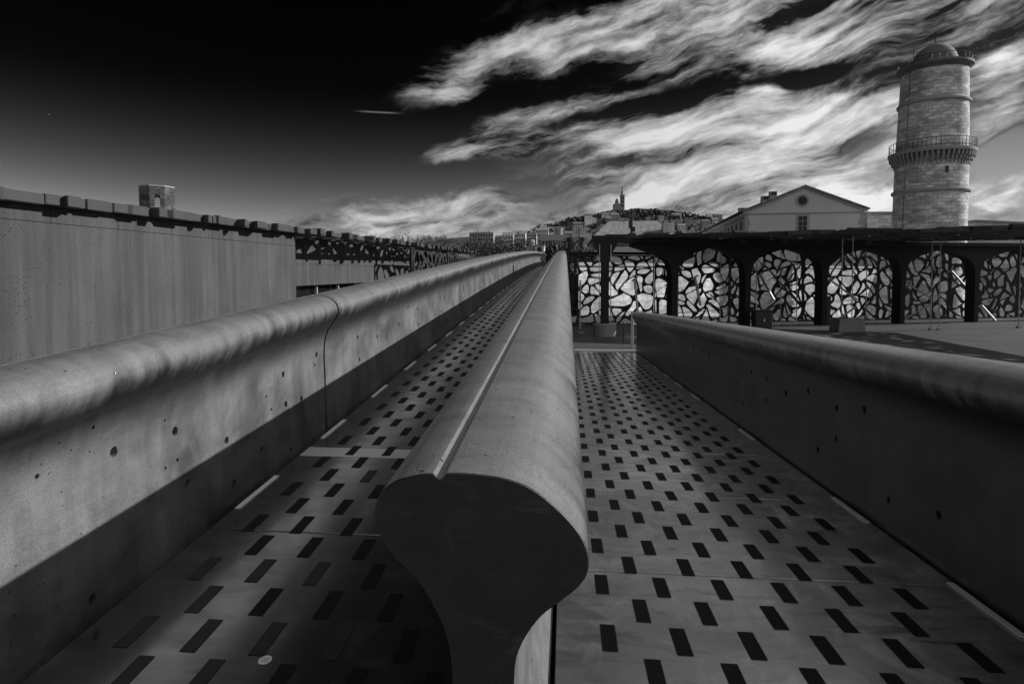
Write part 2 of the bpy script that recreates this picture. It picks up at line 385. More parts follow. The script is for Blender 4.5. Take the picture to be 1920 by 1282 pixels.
# ------------------------------------------------------------------ the two walkways
def zL(y): return 0.68 + 0.0575*y - 4.2e-4*max(0.0, y-9.0)**2       # bridge, rising
def sL(y): return 0.0575 - 8.4e-4*max(0.0, y-9.0)
def zR(y): return 0.88 - 0.0489*y                                    # ramp, falling to the terrace
def sR(y): return -0.0489
def walkway(name, x0, x1, y0, y1, first, step, zf, m):
    root = thing(name, (0, 0, 0), None, None, None, 'structure')
    k = math.floor((y0-first)/step); a = first + k*step
    while a < y1:
        b = min(a+step, y1); g = 0.005
        if b > y0 and b-a > 0.1:
            aa = max(a, y0)+g; bb = b-g; dz = random.uniform(-0.0012, 0.0012)
            za, zb = zf(aa)+dz, zf(bb)+dz
            MB().add([(x0,aa,za-.06),(x1,aa,za-.06),(x1,bb,zb-.06),(x0,bb,zb-.06),(x0,aa,za),(x1,aa,za),(x1,bb,zb),(x0,bb,zb)],
                [(3,2,1,0),(4,5,6,7),(0,1,5,4),(1,2,6,5),(2,3,7,6),(3,0,4,7)]).build('slab', m, root, bevel=0.003)
        a = b
    return root
deckL = walkway('bridge_walkway', -2.085, -0.262, -1.6, 92, 3.28, 1.30, zL, 'deck')
deckR = walkway('ramp_walkway', -0.035, 2.085, -1.6, 17.95, 3.275, 1.345, zR, 'deck_ramp')
# the beams that carry the slabs
def carrier(name, parent, x0, x1, y0, y1, zf, top=-.075, bot=-.45, n=40):
    m = MB(); vs = []; fs = []
    for i in range(n+1):
        y = y0+(y1-y0)*i/n; z = zf(y)
        vs += [(x0,y,z+bot),(x1,y,z+bot),(x1,y,z+top),(x0,y,z+top)]
    for i in range(n):
        for k in range(4): fs.append((i*4+k, i*4+(k+1)%4, i*4+4+(k+1)%4, i*4+4+k))
    fs += [(3,2,1,0), (n*4, n*4+1, n*4+2, n*4+3)]
    return m.add(vs, fs).build(name, 'dark', parent)
carrier('beam', deckL, -2.10, -0.27, -1.6, 92, zL)
carrier('beam', deckR, -0.03, 2.09, -1.6, 17.9, zR, -.075, -.14)
# grip strips: alternate rows are staggered
pad_me = MB().box(-.034, .034, -.105, .105, 0, .0012).build('grip_strip', 'pad', None).data
bpy.data.objects.remove(bpy.data.objects['grip_strip'])
def pads(root, rows, cols_even, cols_odd, zf, sf, ymax, worn):
    spots = []
    for i in range(rows[0], rows[1]):
        y = rows[2] + rows[3]*i
        if y > ymax: break
        for x in (cols_even if i % 2 == 0 else cols_odd): spots.append((x + random.uniform(-.004, .004), y + random.uniform(-.004, .004)))
    spots.sort(key=lambda p: p[1]); rest = MB()
    for n, (x, y) in enumerate(spots):
        if n < 300: inst('grip_strip', pad_me, root, (x, y, zf(y)+.0015), (math.atan(sf(y)), 0, random.uniform(-.006, .006)), 'pad_worn' if worn(x, y) else None)
        else:
            c = [(x-.034,y-.105),(x+.034,y-.105),(x+.034,y+.105),(x-.034,y+.105)]
            rest.add([(a, b, zf(b)+.001) for a, b in c] + [(a, b, zf(b)+.004) for a, b in c], [(3,2,1,0),(4,5,6,7),(0,1,5,4),(1,2,6,5),(2,3,7,6),(3,0,4,7)])
    if rest.v: tag(rest.build('grip_strip', 'pad', root), kind='stuff')
pads(deckL, (-4, 160, 2.375, 0.2485), [-.354-.3*k for k in range(6)], [-.497-.3*k for k in range(5)], zL, sL, 44,
     lambda x, y: (x < -1.2 and y < 2.9 and random.random() < .8) or (x < -.9 and y < 4.2 and random.random() < .18))
pads(deckR, (-4, 90, 2.611, 0.2525), [.202+.31*k for k in range(6)], [.372+.31*k for k in range(5)], zR, sR, 17.7, lambda x, y: False)
# white strips let into the slab edges
st_me = MB().box(-.017, .017, -.26, .26, 0, .006).build('edge_strip', 'white', None).data
bpy.data.objects.remove(bpy.data.objects['edge_strip'])
for k in range(24):
    y = 3.80 + 1.33*k; inst('edge_strip', st_me, deckL, (-2.06, y, zL(y)+.002), (math.atan(sL(y)), 0, 0))
for y in (3.047, 4.444, 6.9, 9.56, 10.96, 12.35, 13.8, 15.25, 16.7):
    inst('edge_strip', st_me, deckR, (2.055, y, zR(y)+.002), (math.atan(sR(y)), 0, 0))
# metal cover plate across the bridge joint
MB().add([(-2.08,4.468,zL(4.468)+.0008),(-.27,4.468,zL(4.468)+.0008),(-.27,4.662,zL(4.662)+.0008),(-2.08,4.662,zL(4.662)+.0008),
          (-2.08,4.468,zL(4.468)+.0016),(-.27,4.468,zL(4.468)+.0016),(-.27,4.662,zL(4.662)+.0016),(-2.08,4.662,zL(4.662)+.0016)],
   [(3,2,1,0),(4,5,6,7),(0,1,5,4),(1,2,6,5),(2,3,7,6),(3,0,4,7)]).build('cover_plate', 'plate', deckL)
# ------------------------------------------------------------------ moulded parapets
def sweep(prof, y0, y1, zf, n, name, m, parent, holes=(), hx=1):
    P = prof; N = len(P); vs = []; fs = []
    for i in range(n+1):
        y = y0+(y1-y0)*i/n; z = zf(y)
        vs += [(x, y, z+h) for x, h in P]
    for i in range(n):
        for k in range(N): fs.append((i*N+k, i*N+(k+1)%N, (i+1)*N+(k+1)%N, (i+1)*N+k))
    fs += [tuple(range(N-1, -1, -1)), tuple(range(n*N, (n+1)*N))]
    o = MB().add(vs, fs).build(name, m, parent)
    if holes:
        cut = MB()
        for (x, y, z, r) in holes:
            ring = 12; jx = [random.uniform(.88, 1.15) for _ in range(ring)]
            pts0 = [(x+hx*.04, y+r*jx[k]*math.cos(k*2*math.pi/ring), z+1.1*r*jx[k]*math.sin(k*2*math.pi/ring)) for k in range(ring)]
            pts1 = [(x-hx*.055, y+.8*r*math.cos(k*2*math.pi/ring), z+.8*r*math.sin(k*2*math.pi/ring)) for k in range(ring)]
            cut.add(pts0+pts1, [tuple(range(ring-1,-1,-1)), tuple(range(ring,2*ring))] + [(k,(k+1)%ring,ring+(k+1)%ring,ring+k) for k in range(ring)])
        c = cut.build('cutter', m, None)
        md = o.modifiers.new('b', 'BOOLEAN'); md.operation = 'DIFFERENCE'; md.object = c; md.solver = 'EXACT'
        dg = bpy.context.evaluated_depsgraph_get(); me = bpy.data.meshes.new_from_object(o.evaluated_get(dg))
        o.modifiers.clear(); o.data = me; bpy.data.objects.remove(c)
    for p in o.data.polygons: p.use_smooth = True
    o.data.set_sharp_from_angle(angle=R(32))
    return o
# middle parapet: section taken at its cut end (x, height above the bridge walkway)
CY = 1.22; b0 = zL(CY)
topL = [(x, z-b0) for x, z in [(-0.2374, 1.4984), (-0.2394, 1.5480), (-0.2484, 1.6005), (-0.2688, 1.6522), (-0.2974, 1.7034), (-0.3319, 1.7451), (-0.3665, 1.7762), (-0.3929, 1.8160), (-0.4041, 1.8505), (-0.4026, 1.8796), (-0.3882, 1.9126), (-0.3531, 1.9391), (-0.3012, 1.9533), (-0.2771, 1.9552)]]
topR = [(x, z-b0) for x, z in [(-0.2474, 1.9567), (-0.2156, 1.9577), (-0.1761, 1.9560), (-0.1200, 1.9487), (-0.0642, 1.9279), (-0.0143, 1.8900), (0.0245, 1.8497), (0.0445, 1.8166), (0.0524, 1.7806), (0.0471, 1.7486), (0.0274, 1.7214), (-0.0079, 1.6911), (-0.0469, 1.6580), (-0.0805, 1.6098), (-0.0997, 1.5622), (-0.1042, 1.5092)]]
gx, gz0 = (topL[-1][0]+topR[0][0])/2, (topL[-1][1]+topR[0][1])/2
groove = [(gx-.0105,gz0-.004),(gx-.0065,gz0-.011),(gx,gz0-.014),(gx+.0065,gz0-.011),(gx+.0105,gz0-.004)]
profC = [(-.245,-.6),(-.245,.1),(-.24,.5)] + crv(topL, 4) + groove + crv(topR, 4) + [(-.103,.55),(-.103,.40),(-.085,.33),(-.055,.22),(-.05,-.6)]
mid = thing('bridge_parapet', (-.2, CY, zL(CY)-.6), 'mushroom-shaped concrete parapet with cut end and grooved top, between bridge and ramp', 'parapet')
joints = [CY, 6.15, 15.3, 24.3, 33.3, 42.3, 51.3, 60.3, 69.3, 78.3, 91.5]
for i in range(len(joints)-1):
    a, b = joints[i], joints[i+1]
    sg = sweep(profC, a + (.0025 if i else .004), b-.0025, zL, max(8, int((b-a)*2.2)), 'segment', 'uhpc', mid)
# thin cut face with a bright chamfer round it
cap = MB(); N = len(profC)
cxm = sum(p[0] for p in profC)/N; chm = .95
ins = [(cxm + (x-cxm)*.988, chm + (h-chm)*(.994)) for x, h in profC]
cap.add([(x, CY+.004, b0+h) for x, h in profC] + [(x, CY-.001, b0+h) for x, h in ins], [tuple(range(2*N-1, N-1, -1))] + [(k,(k+1)%N,N+(k+1)%N,N+k) for k in range(N)])
co = cap.build('cut_end', 'uhpc_cap', mid)
# side parapets: (offset from the foot towards the walkway, height)
inner = crv([(0,.0),(-.004,.4),(-.010,.66),(.0,.80),(.035,.905),(.085,.975),(.122,1.045),(.124,1.09),(.105,1.135),(.065,1.17),(.01,1.192),(-.045,1.202),(-.105,1.205)], 5)
outer = [(-.112,1.196),(-.122,1.196),(-.129,1.200)] + crv([(-.135,1.202),(-.20,1.18),(-.25,1.12),(-.262,1.04),(-.235,.95),(-.205,.85),(-.19,.7),(-.19,.3)], 5)
prof0 = [(.012,-.62)] + [(.012,-.03)] + inner + outer + [(-.19,-.62)]
profL = [(-2.115 + x, h) for x, h in prof0]
profR = [(2.115 - x, h) for x, h in reversed(prof0)]
left = thing('bridge_parapet', (-2.2, 0, zL(0)-.6), 'long rolled-top concrete parapet pitted with round holes, beside the rough pavilion wall', 'parapet')
HL = [
 (2.608, 1.531, 0.027),
 (3.054, 1.511, 0.027),
 (3.538, 1.323, 0.026),
 (3.142, 1.188, 0.027),
 (3.604, 1.023, 0.026),
 (2.441, 0.908, 0.026),
 (2.193, 1.556, 0.012),
 (4.317, 1.606, 0.026),
 (4.342, 1.376, 0.025),
 (4.610, 1.360, 0.025),
 (4.925, 1.672, 0.026),
 (4.888, 1.590, 0.014),
 (3.962, 1.139, 0.025),
 (4.406, 1.001, 0.025),
 (3.061, 1.349, 0.012),
 (2.963, 1.336, 0.010),
 (2.970, 1.591, 0.008),
 (2.459, 1.687, 0.010),
 (5.946, 1.712, 0.025),
 (6.592, 1.648, 0.026),
 (5.984, 1.475, 0.026),
 (6.561, 1.348, 0.025),
 (7.266, 1.428, 0.025),
 (7.493, 1.709, 0.027),
 (8.500, 1.621, 0.027),
 (7.918, 1.904, 0.027),
 (8.445, 1.850, 0.027),
 (9.107, 1.485, 0.026),
 (9.522, 1.376, 0.024),
 (10.039, 1.934, 0.028),
 (10.121, 1.701, 0.028),
 (10.596, 2.035, 0.028),
 (10.734, 1.670, 0.026),
 (12.154, 1.963, 0.030),
 (12.614, 1.857, 0.030),
 (13.735, 1.947, 0.030),
 (16.000, 2.164, 0.030),
 (12.758, 2.093, 0.030),
 (4.052, 1.494, 0.012),
 (4.118, 1.386, 0.012),
]
jl = [-1.6, 5.09, 9.1, 13.1, 17.1, 21.1, 25.1, 29.1, 37, 45, 53, 61, 70, 80, 91.5]
for i in range(len(jl)-1):
    a, b = jl[i], jl[i+1]; g0 = .017 if abs(a-5.09) < .01 else .002; g1 = .017 if abs(b-5.09) < .01 else .002
    hs = [(-2.118, y, z, r) for (y, z, r) in HL if a+.04 < y < b-.04]
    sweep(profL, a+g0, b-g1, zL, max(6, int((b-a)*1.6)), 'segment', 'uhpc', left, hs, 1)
right = thing('ramp_parapet', (2.2, 9, 0), 'shaded rolled-top concrete parapet ending at the terrace steel post', 'parapet')
HR = [
 (6.998, 1.235, 0.030),
 (6.471, 1.255, 0.030),
 (5.916, 1.215, 0.030),
 (5.394, 1.340, 0.030),
 (6.462, 1.024, 0.030),
 (4.840, 1.316, 0.029),
 (4.408, 1.407, 0.030),
 (4.825, 1.078, 0.027),
 (5.150, 0.892, 0.027),
 (4.046, 0.893, 0.024),
 (3.525, 1.005, 0.027),
 (9.389, 1.156, 0.032),
 (9.010, 1.159, 0.032),
 (8.259, 1.219, 0.032),
 (7.583, 1.003, 0.028),
 (7.279, 0.822, 0.028),
 (10.083, 1.143, 0.030),
]
jr = [-1.6, 6.32, 12.1, 18.0]
for i in range(3):
    a, b = jr[i], jr[i+1]
    hs = [(2.118, y, z, r) for (y, z, r) in HR if a+.04 < y < b-.04]
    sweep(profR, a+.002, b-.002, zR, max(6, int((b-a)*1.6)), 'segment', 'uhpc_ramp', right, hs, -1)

# ------------------------------------------------------------------ lattice casting: an irregular web of struts
def clip(poly, px, py, nx, ny):
    out = []; n = len(poly)
    for i in range(n):
        a, b = poly[i], poly[(i+1) % n]
        da = (a[0]-px)*nx + (a[1]-py)*ny; db = (b[0]-px)*nx + (b[1]-py)*ny
        if da <= 0: out.append(a)
        if (da < 0 < db) or (db < 0 < da):
            s = da/(da-db); out.append((a[0]+(b[0]-a[0])*s, a[1]+(b[1]-a[1])*s))
    return out
def chaikin(p):
    o = []
    for i in range(len(p)):
        a, b = p[i], p[(i+1) % len(p)]
        o += [(a[0]*.75+b[0]*.25, a[1]*.75+b[1]*.25), (a[0]*.25+b[0]*.75, a[1]*.25+b[1]*.75)]
    return o
def lattice(u0, u1, v0, v1, cell, strut, thick, fn, seed, warp=.28):
    rnd = random.Random(seed); W, H = u1-u0, v1-v0; pts = []; md = cell*.46
    tries = 0; want = int((W+2*cell)*(H+2*cell)/(cell*cell)*1.08)
    while len(pts) < want and tries < want*60:
        tries += 1; p = (rnd.uniform(u0-cell, u1+cell), rnd.uniform(v0-cell, v1+cell))
        if all((p[0]-q[0])**2+(p[1]-q[1])**2 > md*md for q in pts): pts.append(p)
    ph = [rnd.uniform(0, 6.28) for _ in range(6)]
    def bend(p):
        u, v = p; k = 2.1/cell
        eu = min(1, max(0, (u-u0)/.3), max(0, (u1-u)/.3)); ev = min(1, max(0, (v-v0)/.3), max(0, (v1-v)/.3))
        du = warp*cell*(math.sin(v*k+ph[0]) + .6*math.sin((u+v)*k*1.3+ph[1]))
        dv = warp*cell*(math.sin(u*k*.9+ph[2]) + .6*math.sin((u-v)*k*1.2+ph[3]))
        return (u+du*eu*ev, v+dv*ev*eu)
    mb = MB()
    for i, p in enumerate(pts):
        near = sorted(range(len(pts)), key=lambda j: (pts[j][0]-p[0])**2+(pts[j][1]-p[1])**2)[1:18]
        cellp = [(u0,v0),(u1,v0),(u1,v1),(u0,v1)]
        for j in near:
            q = pts[j]; dx_, dy_ = q[0]-p[0], q[1]-p[1]; L = math.hypot(dx_, dy_)
            cellp = clip(cellp, (p[0]+q[0])/2, (p[1]+q[1])/2, dx_/L, dy_/L)
            if len(cellp) < 3: break
        if len(cellp) < 3: continue
        innr = cellp; n = len(cellp); w = strut*rnd.uniform(.40, .62)
        for k in range(n):
            a, b = cellp[k], cellp[(k+1) % n]; ex, ey = b[0]-a[0], b[1]-a[1]; L = math.hypot(ex, ey)
            if L < 1e-6: continue
            nx, ny = ey/L, -ex/L
            innr = clip(innr, a[0]-nx*w, a[1]-ny*w, nx, ny)
            if len(innr) < 3: break
        if len(innr) < 3:
            q = [bend(c) for c in cellp]; m_ = len(q)
            mb.add([fn(*c, 0) for c in q]+[fn(*c, thick) for c in q], [tuple(range(m_)), tuple(range(2*m_-1, m_-1, -1))]); continue
        innr = chaikin(innr)
        cx_ = sum(c[0] for c in innr)/len(innr); cy_ = sum(c[1] for c in innr)/len(innr)
        angs = sorted([math.atan2(c[1]-cy_, c[0]-cx_) for c in cellp] + [math.atan2(c[1]-cy_, c[0]-cx_) for c in innr])
        aa = []
        for a in angs:
            if not aa or a-aa[-1] > 1e-3: aa.append(a)
        def hit(poly, a):
            c_, s_ = math.cos(a), math.sin(a); best = None
            for k in range(len(poly)):
                p1, p2 = poly[k], poly[(k+1) % len(poly)]; ex, ey = p2[0]-p1[0], p2[1]-p1[1]
                den = c_*ey - s_*ex
                if abs(den) < 1e-12: continue
                tt = ((p1[0]-cx_)*ey - (p1[1]-cy_)*ex)/den; ss = ((p1[0]-cx_)*s_ - (p1[1]-cy_)*c_)/den
                if tt > 0 and -1e-6 <= ss <= 1+1e-6 and (best is None or tt > best): best = tt
            best = best or 0.001
            return (cx_+c_*best, cy_+s_*best)
        O = [bend(hit(cellp, a)) for a in aa]; I = [bend(hit(innr, a)) for a in aa]; K = len(aa)
        vs = [fn(*c, 0) for c in O] + [fn(*c, 0) for c in I] + [fn(*c, thick) for c in O] + [fn(*c, thick) for c in I]; fs = []
        for k in range(K):
            l = (k+1) % K
            fs += [(k, l, K+l, K+k), (2*K+l, 2*K+k, 3*K+k, 3*K+l), (K+k, K+l, 3*K+l, 3*K+k)]
            # outer rim only where the cell touches the edge of the panel
            def edge(c): return abs(c[0]-u0) < 1e-3 or abs(c[0]-u1) < 1e-3 or abs(c[1]-v0) < 1e-3 or abs(c[1]-v1) < 1e-3
            if edge(O[k]) and edge(O[l]): fs.append((l, k, 2*K+k, 2*K+l))
        mb.add(vs, fs)
    return mb
# ------------------------------------------------------------------ terrace (the roof of the museum block) and the water far below
tm = MB().box(-32, 32, -12, 33, -17.5, 0).build('terrace', 'wood', None); tag(tm, kind='structure')
tm2 = MB().box(-32, -4, 33.001, 64, -17.5, 0).build('terrace', 'wood', None); tag(tm2, kind='structure')
# board joints: grooves drawn by a wave in the boards' own material
def boards(m):
    t = m.node_tree; b = t.nodes['Principled BSDF']; g = t.nodes.new('ShaderNodeNewGeometry'); x, y, z = sep(t, Ex(t, g.outputs['Position']))
    k = (y*7.14)._m('FRACT'); gap = (k-0.5).abs().step(0.43, 0.49)
    row = (y*7.14)._m('FLOOR'); rn = noise(t, comb(t, row*0.37, x*0.12, 0.0), 3.0, 2)
    ln = b.inputs['Base Color'].links[0].from_socket; s3 = sep(t, Ex(t, ln))
    c = s3[0]*(1.0-gap*0.75)*((rn-0.5)*0.9+1.0); t.links.new(comb(t, c, c, c).s, b.inputs['Base Color'])
boards(M['wood'])
tag(MB().box(-6000, 8000, -4000, 12000, -19.6, -18.0).build('water', 'sea', None), kind='structure')
# gravelly sill where the ramp meets the terrace
tag(MB().box(-.02, 2.3, 17.97, 18.42, 0.0, .02).build('ramp_sill', 'drum', None, bevel=.004), kind='structure')
# ------------------------------------------------------------------ pavilion on the left
def zt(y): return 3.53 + .0135*y
pav = thing('pavilion', (-8.5, 12, 0), 'rough concrete pavilion wall with stained surface under a ragged roof edge', 'building')
MB().box(-20, -8.5, 3.0, 18.25, 0, 3.185).build('wall', 'wall', pav)
yy = 3.0; jy = [3.0, 5.6, 7.75, 9.25, 10.75, 12.3, 13.8, 15.3, 16.85, 18.25]
for a, b in zip(jy[:-1], jy[1:]):
    MB().add([(-20,a+.006,3.195),(-8.503,a+.006,3.195),(-8.503,b-.006,3.195),(-20,b-.006,3.195),(-20,a+.006,zt(a)-.19),(-8.503,a+.006,zt(a)-.19),(-8.503,b-.006,zt(b)-.19),(-20,b-.006,zt(b)-.19)],
        [(3,2,1,0),(4,5,6,7),(0,1,5,4),(1,2,6,5),(2,3,7,6),(3,0,4,7)]).build('panel', 'wall', pav)
# set-back lintel wall with its own panels, mullions and glazing
back = thing('pavilion', (-10, 40, 0), 'set-back concrete lintel wall above dark glazing, dappled with lattice shadow', 'building')
k = 0; a = 18.26
while a < 62:
    b = min(a+2.35, 62)
    MB().box(-10.3, -10, a+.006, b-.006, 2.69, zt(a)-.2).build('panel', 'wall', back)
    MB().box(-10.3, -10.002, a+.004, b-.004, 1.86, 2.68).build('panel', 'wall', back)
    MB().box(-10.32, -10.22, a+.9, a+.98, 0, 1.86).build('mullion', 'metal', back)
    MB().box(-10.44, -10.42, a+.003, b-.003, 0, 1.86).build('pane', 'glass', back)
    a = b
# lattice roof and its ragged edge
rnd = random.Random(4)
y = 2.5; n = 0
lroof = thing('lattice_roof', (-8.4, 10, zt(10)), 'ragged edge of the lattice roof over the concrete pavilion wall', 'roof')
while y < 19:
    ln = rnd.uniform(.35, 1.1)
    x1 = -8.28 + rnd.uniform(-.05, .08)
    MB().box(-9.5, x1, y, y+ln-.002, zt(y)-.19, zt(y)-.02).build('edge_beam', 'fringe', lroof, bevel=.012)
    w = rnd.choice([rnd.uniform(.12, .3), rnd.uniform(.3, .8)])*.9
    w = min(w, ln-.02)
    yb = y + rnd.uniform(0, max(.01, ln-w)); sk = rnd.uniform(-.22, .12)
    x2 = x1 + rnd.choice([rnd.uniform(.03, .12), rnd.uniform(.1, .26)])
    MB().prism([(x1-.05, yb), (x2, yb+sk), (x2, yb+sk+w), (x1-.05, yb+w)], lambda p, q, z=zt(y)-.20: (p, q, z), lambda p, q, z=zt(y)+rnd.uniform(-.03, .012): (p, q, z)).build('strut_end', 'fringe', lroof, bevel=.014)
    y += ln
MB().box(-20, -9.51, 2.5, 19, zt(2.5)-.18, zt(2.5)-.06).build('roof_slab', 'fringe', lroof)
for i, (a, b) in enumerate([(19.0, 29.5), (29.5, 41.0), (41.0, 54.0)]):
    r_ = thing('lattice_roof', (-11, a, zt(a)), ['lattice roof stretch just past the pavilion corner', 'lattice roof stretch over the dappled lintel wall', 'far lattice roof stretch beside the hanging screens'][i], 'roof')
    lattice(a, b, -14.0, -8.3, .85, .26, .13, lambda u, v, w: (v, u, zt(u)-.16+w), 30+i).build('web', 'fringe', r_)
    y = a
    while y < b-.5:
        ln = rnd.uniform(.5, 1.5); x1 = -8.28; w = rnd.uniform(.2, .45); x2 = x1 + rnd.uniform(.1, .42); sk = rnd.uniform(-.2, .1)
        MB().box(-8.5, x1+rnd.uniform(-.04, .06), y, y+ln-.002, zt(y)-.18, zt(y)-.03).build('edge_beam', 'fringe', r_, bevel=.012)
        MB().prism([(x1-.05, y), (x2, y+sk), (x2, y+sk+w), (x1-.05, y+w)], lambda p, q, z=zt(y)-.19: (p, q, z), lambda p, q, z=zt(y)+.01: (p, q, z)).build('strut_end', 'fringe', r_, bevel=.014)
        y += ln
for i, (a, b) in enumerate([(31.2, 38.0), (38.05, 46), (46.05, 54)]):
    s_ = tag(lattice(a, b, .0, 3.6, .9, .22, .12, lambda u, v, w: (-8.25+w, u, v), 50+i).build('lattice_screen', 'lattice', None, loc=(-8.2, a, 0)),
        ['dark hanging lattice screen where the shadow on the lintel wall begins', 'dark hanging lattice screen along the bridge, second past the pavilion', 'dark hanging lattice screen nearest the bare trees'][i], 'screen')
# ------------------------------------------------------------------ arcade and black web screen on the right
SL = 0.30; AN = math.atan(SL); DX, DY = math.cos(AN), math.sin(AN)
def arc(X): return 24.33 + SL*X
COLX = [4.61, 7.90, 11.55, 15.5, 19.46, 23.4]
ORD = ['first', 'second', 'third', 'fourth', 'fifth', 'sixth']
for i, X in enumerate(COLX):
    hl = ((X-COLX[i-1]) if i else 3.6)/2/DX; hr = ((COLX[i+1]-X) if i < 5 else 3.9)/2/DX
    ZT = 3.74
    def half(h):
        k = h/2.0
        return [(.13,0),(.13,1.7),(.16,2.35),(.25,2.70),(.50,2.97),(.95*k,3.15),(1.45*k,3.29),(h-.004,3.44)]
    rp = crv(half(hr), 3)[0:]; lp = crv(half(hl), 3)
    poly = [(s, z) for s, z in rp] + [(hr-.004, ZT), (-hl+.004, ZT)] + [(-s, z) for s, z in reversed(lp)]
    X0, Y0 = X, arc(X)
    f0 = lambda s, z: (X0+s*DX, Y0+s*DY, z); f1 = lambda s, z: (X0+s*DX-.5*DY, Y0+s*DY+.5*DX, z)
    tag(MB().prism(poly, f0, f1).build('arch_column', 'column', None, loc=(X0, Y0, 0), smooth=35),
        'dark flaring arcade column, %s counted from the post on the round block' % ORD[i], 'column', 'columns of the dark arcade')
# web screen panels 1.7 m behind the columns
edges = [0.15, 4.0, 7.6, 11.3, 15.3, 19.3, 23.4, 27.5]
for i in range(7):
    a, b = edges[i], edges[i+1]-.03
    fn = lambda u, v, w: (u - .0, 26.15 + SL*u + w, v)
    o = lattice(a, b, .02, 3.62 if i else 3.12, .52, .088, .10, fn, (71+i if i else 140), .30 if i else .2).build('lattice_screen', 'lattice', None, loc=((a+b)/2, arc((a+b)/2)+1.75, 0))
    tag(o, ['black web screen panel right beside the middle parapet', 'black web screen panel between the block-mounted post and first arcade column', 'black web screen panel seen through the second arch',
       'black web screen panel seen through the third arch, with crossed braces', 'black web screen panel seen through the fourth arch', 'black web screen panel seen through the fifth arch', 'black web screen panel past the last arch'][i], 'screen')
tag(MB().bar((.2, 26.2, 3.2), (4.0, 27.3, 3.2), .12).build('screen_rail', 'column', None), 'dark rail along the top of the web screen by the post', 'rail')
# lattice roof over the arcade
def fy(X): return 25.06 - (X-1.6)*.316
redge = [1.2, 5.2, 9.2, 13.2, 17.2, 21.0]
for i in range(5):
    a, b = redge[i], redge[i+1]-.002
    r_ = thing('lattice_roof', ((a+b)/2, fy((a+b)/2), 3.78), 'dark lattice roof bay over the %s arcade column' % ORD[i], 'roof', 'roof bays over the arcade')
    lattice(a, b, .25, 8.2, .75, .30, .12, lambda u, v, w: (u, fy(u)+v, 3.75+w), 90+i).build('web', 'lattice', r_)
    x = a
    while x < b-.05:
        ln = min(rnd.uniform(.25, .8), b-x); d0 = rnd.uniform(-.05, .12); zt_ = 3.86+rnd.uniform(-.01, .05)
        MB().prism([(x+.004, fy(x)+d0), (x+ln-.004, fy(x+ln)+d0), (x+ln-.004, fy(x+ln)+.5), (x+.004, fy(x)+.5)], lambda p, q: (p, q, 3.745), lambda p, q, z=zt_: (p, q, z)).build('edge_beam', 'fringe' if rnd.random() < .3 else 'lattice', r_, bevel=.008)
        x += ln
    for k in range(9):                                   # loose second layer of struts lying on top
        x = rnd.uniform(a+.3, b-.3); d = rnd.uniform(.4, 5); an = rnd.uniform(-.5, .5)
        MB().bar((x-.5*math.cos(an), fy(x)+d-.5*math.sin(an), 3.92), (x+.5*math.cos(an), fy(x)+d+.5*math.sin(an), 3.92), .2, .10).build('strut', 'fringe', r_)
# girder under the roof along the arcade front
tag(MB().bar((1.3, arc(1.3)-.2, 3.66), (25.5, arc(25.5)-.2, 3.66), .25, .16).build('roof_girder', 'column', None), 'long dark girder carrying the lattice roof above the arches', 'girder')
# post on its round block
pst = thing('steel_post', (1.47, 22.5, .46), 'black flared post standing on the round concrete block', 'post')
MB().prism([(-.15,.46),(.15,.46),(.15,2.75),(.20,3.0),(.42,3.35),(.5,3.72),(-.5,3.72),(-.42,3.35),(-.20,3.0),(-.15,2.75)], lambda s, z: (1.47+s, 22.42, z), lambda s, z: (1.47+s, 22.62, z)).build('shaft', 'column', pst)
for s in (-1, 1): MB().bar((1.47+s*.21, 22.4, .47), (1.47+s*.21, 22.4, 3.4), .03).build('edge_cable', 'metal', pst)
def drum(x, y, r, h, label, flare=1.0):
    o = MB().lathe((x, y), [(r*flare, 0), (r, h-.03), (r-.03, h)], 28).build('concrete_block', 'drum', None, loc=(x, y, 0), smooth=30)
    return tag(o, label, 'block', 'ballast blocks on the terrace')
drum(1.47, 22.5, .43, .46, 'round concrete block under the black flared post')
q = (11.3, 25.0)
MB().add([(q[0]-.56,q[1]-.5,0),(q[0]+.56,q[1]-.3,0),(q[0]+.56,q[1]+.5,0),(q[0]-.56,q[1]+.4,0),(q[0]-.50,q[1]-.45,.52),(q[0]+.52,q[1]-.25,.52),(q[0]+.52,q[1]+.45,.52),(q[0]-.50,q[1]+.36,.52)],
   [(3,2,1,0),(4,5,6,7),(0,1,5,4),(1,2,6,5),(2,3,7,6),(3,0,4,7)]).build('concrete_block', 'drum', None, loc=(q[0], q[1], 0), bevel=.02)
tag(bpy.data.objects['concrete_block.001'], 'square concrete block anchoring a pair of cables', 'block', 'ballast blocks on the terrace')
bn = thing('bin', (8.35, 26.2, 0), 'dark square bin between the second and third arcade columns', 'bin')
MB().box(8.0, 8.7, 25.95, 26.45, 0, .72).build('body', 'darkmetal', bn, bevel=.02)
MB().box(7.97, 8.73, 25.92, 26.48, .722, .77).build('lid', 'darkmetal', bn, bevel=.01)
MB().prism([(8.33,.30),(8.41,.30),(8.39,.36),(8.37,.46),(8.35,.36)], lambda a, b: (a, 25.945, b), lambda a, b: (a, 25.948, b)).build('mark', 'white', bn)
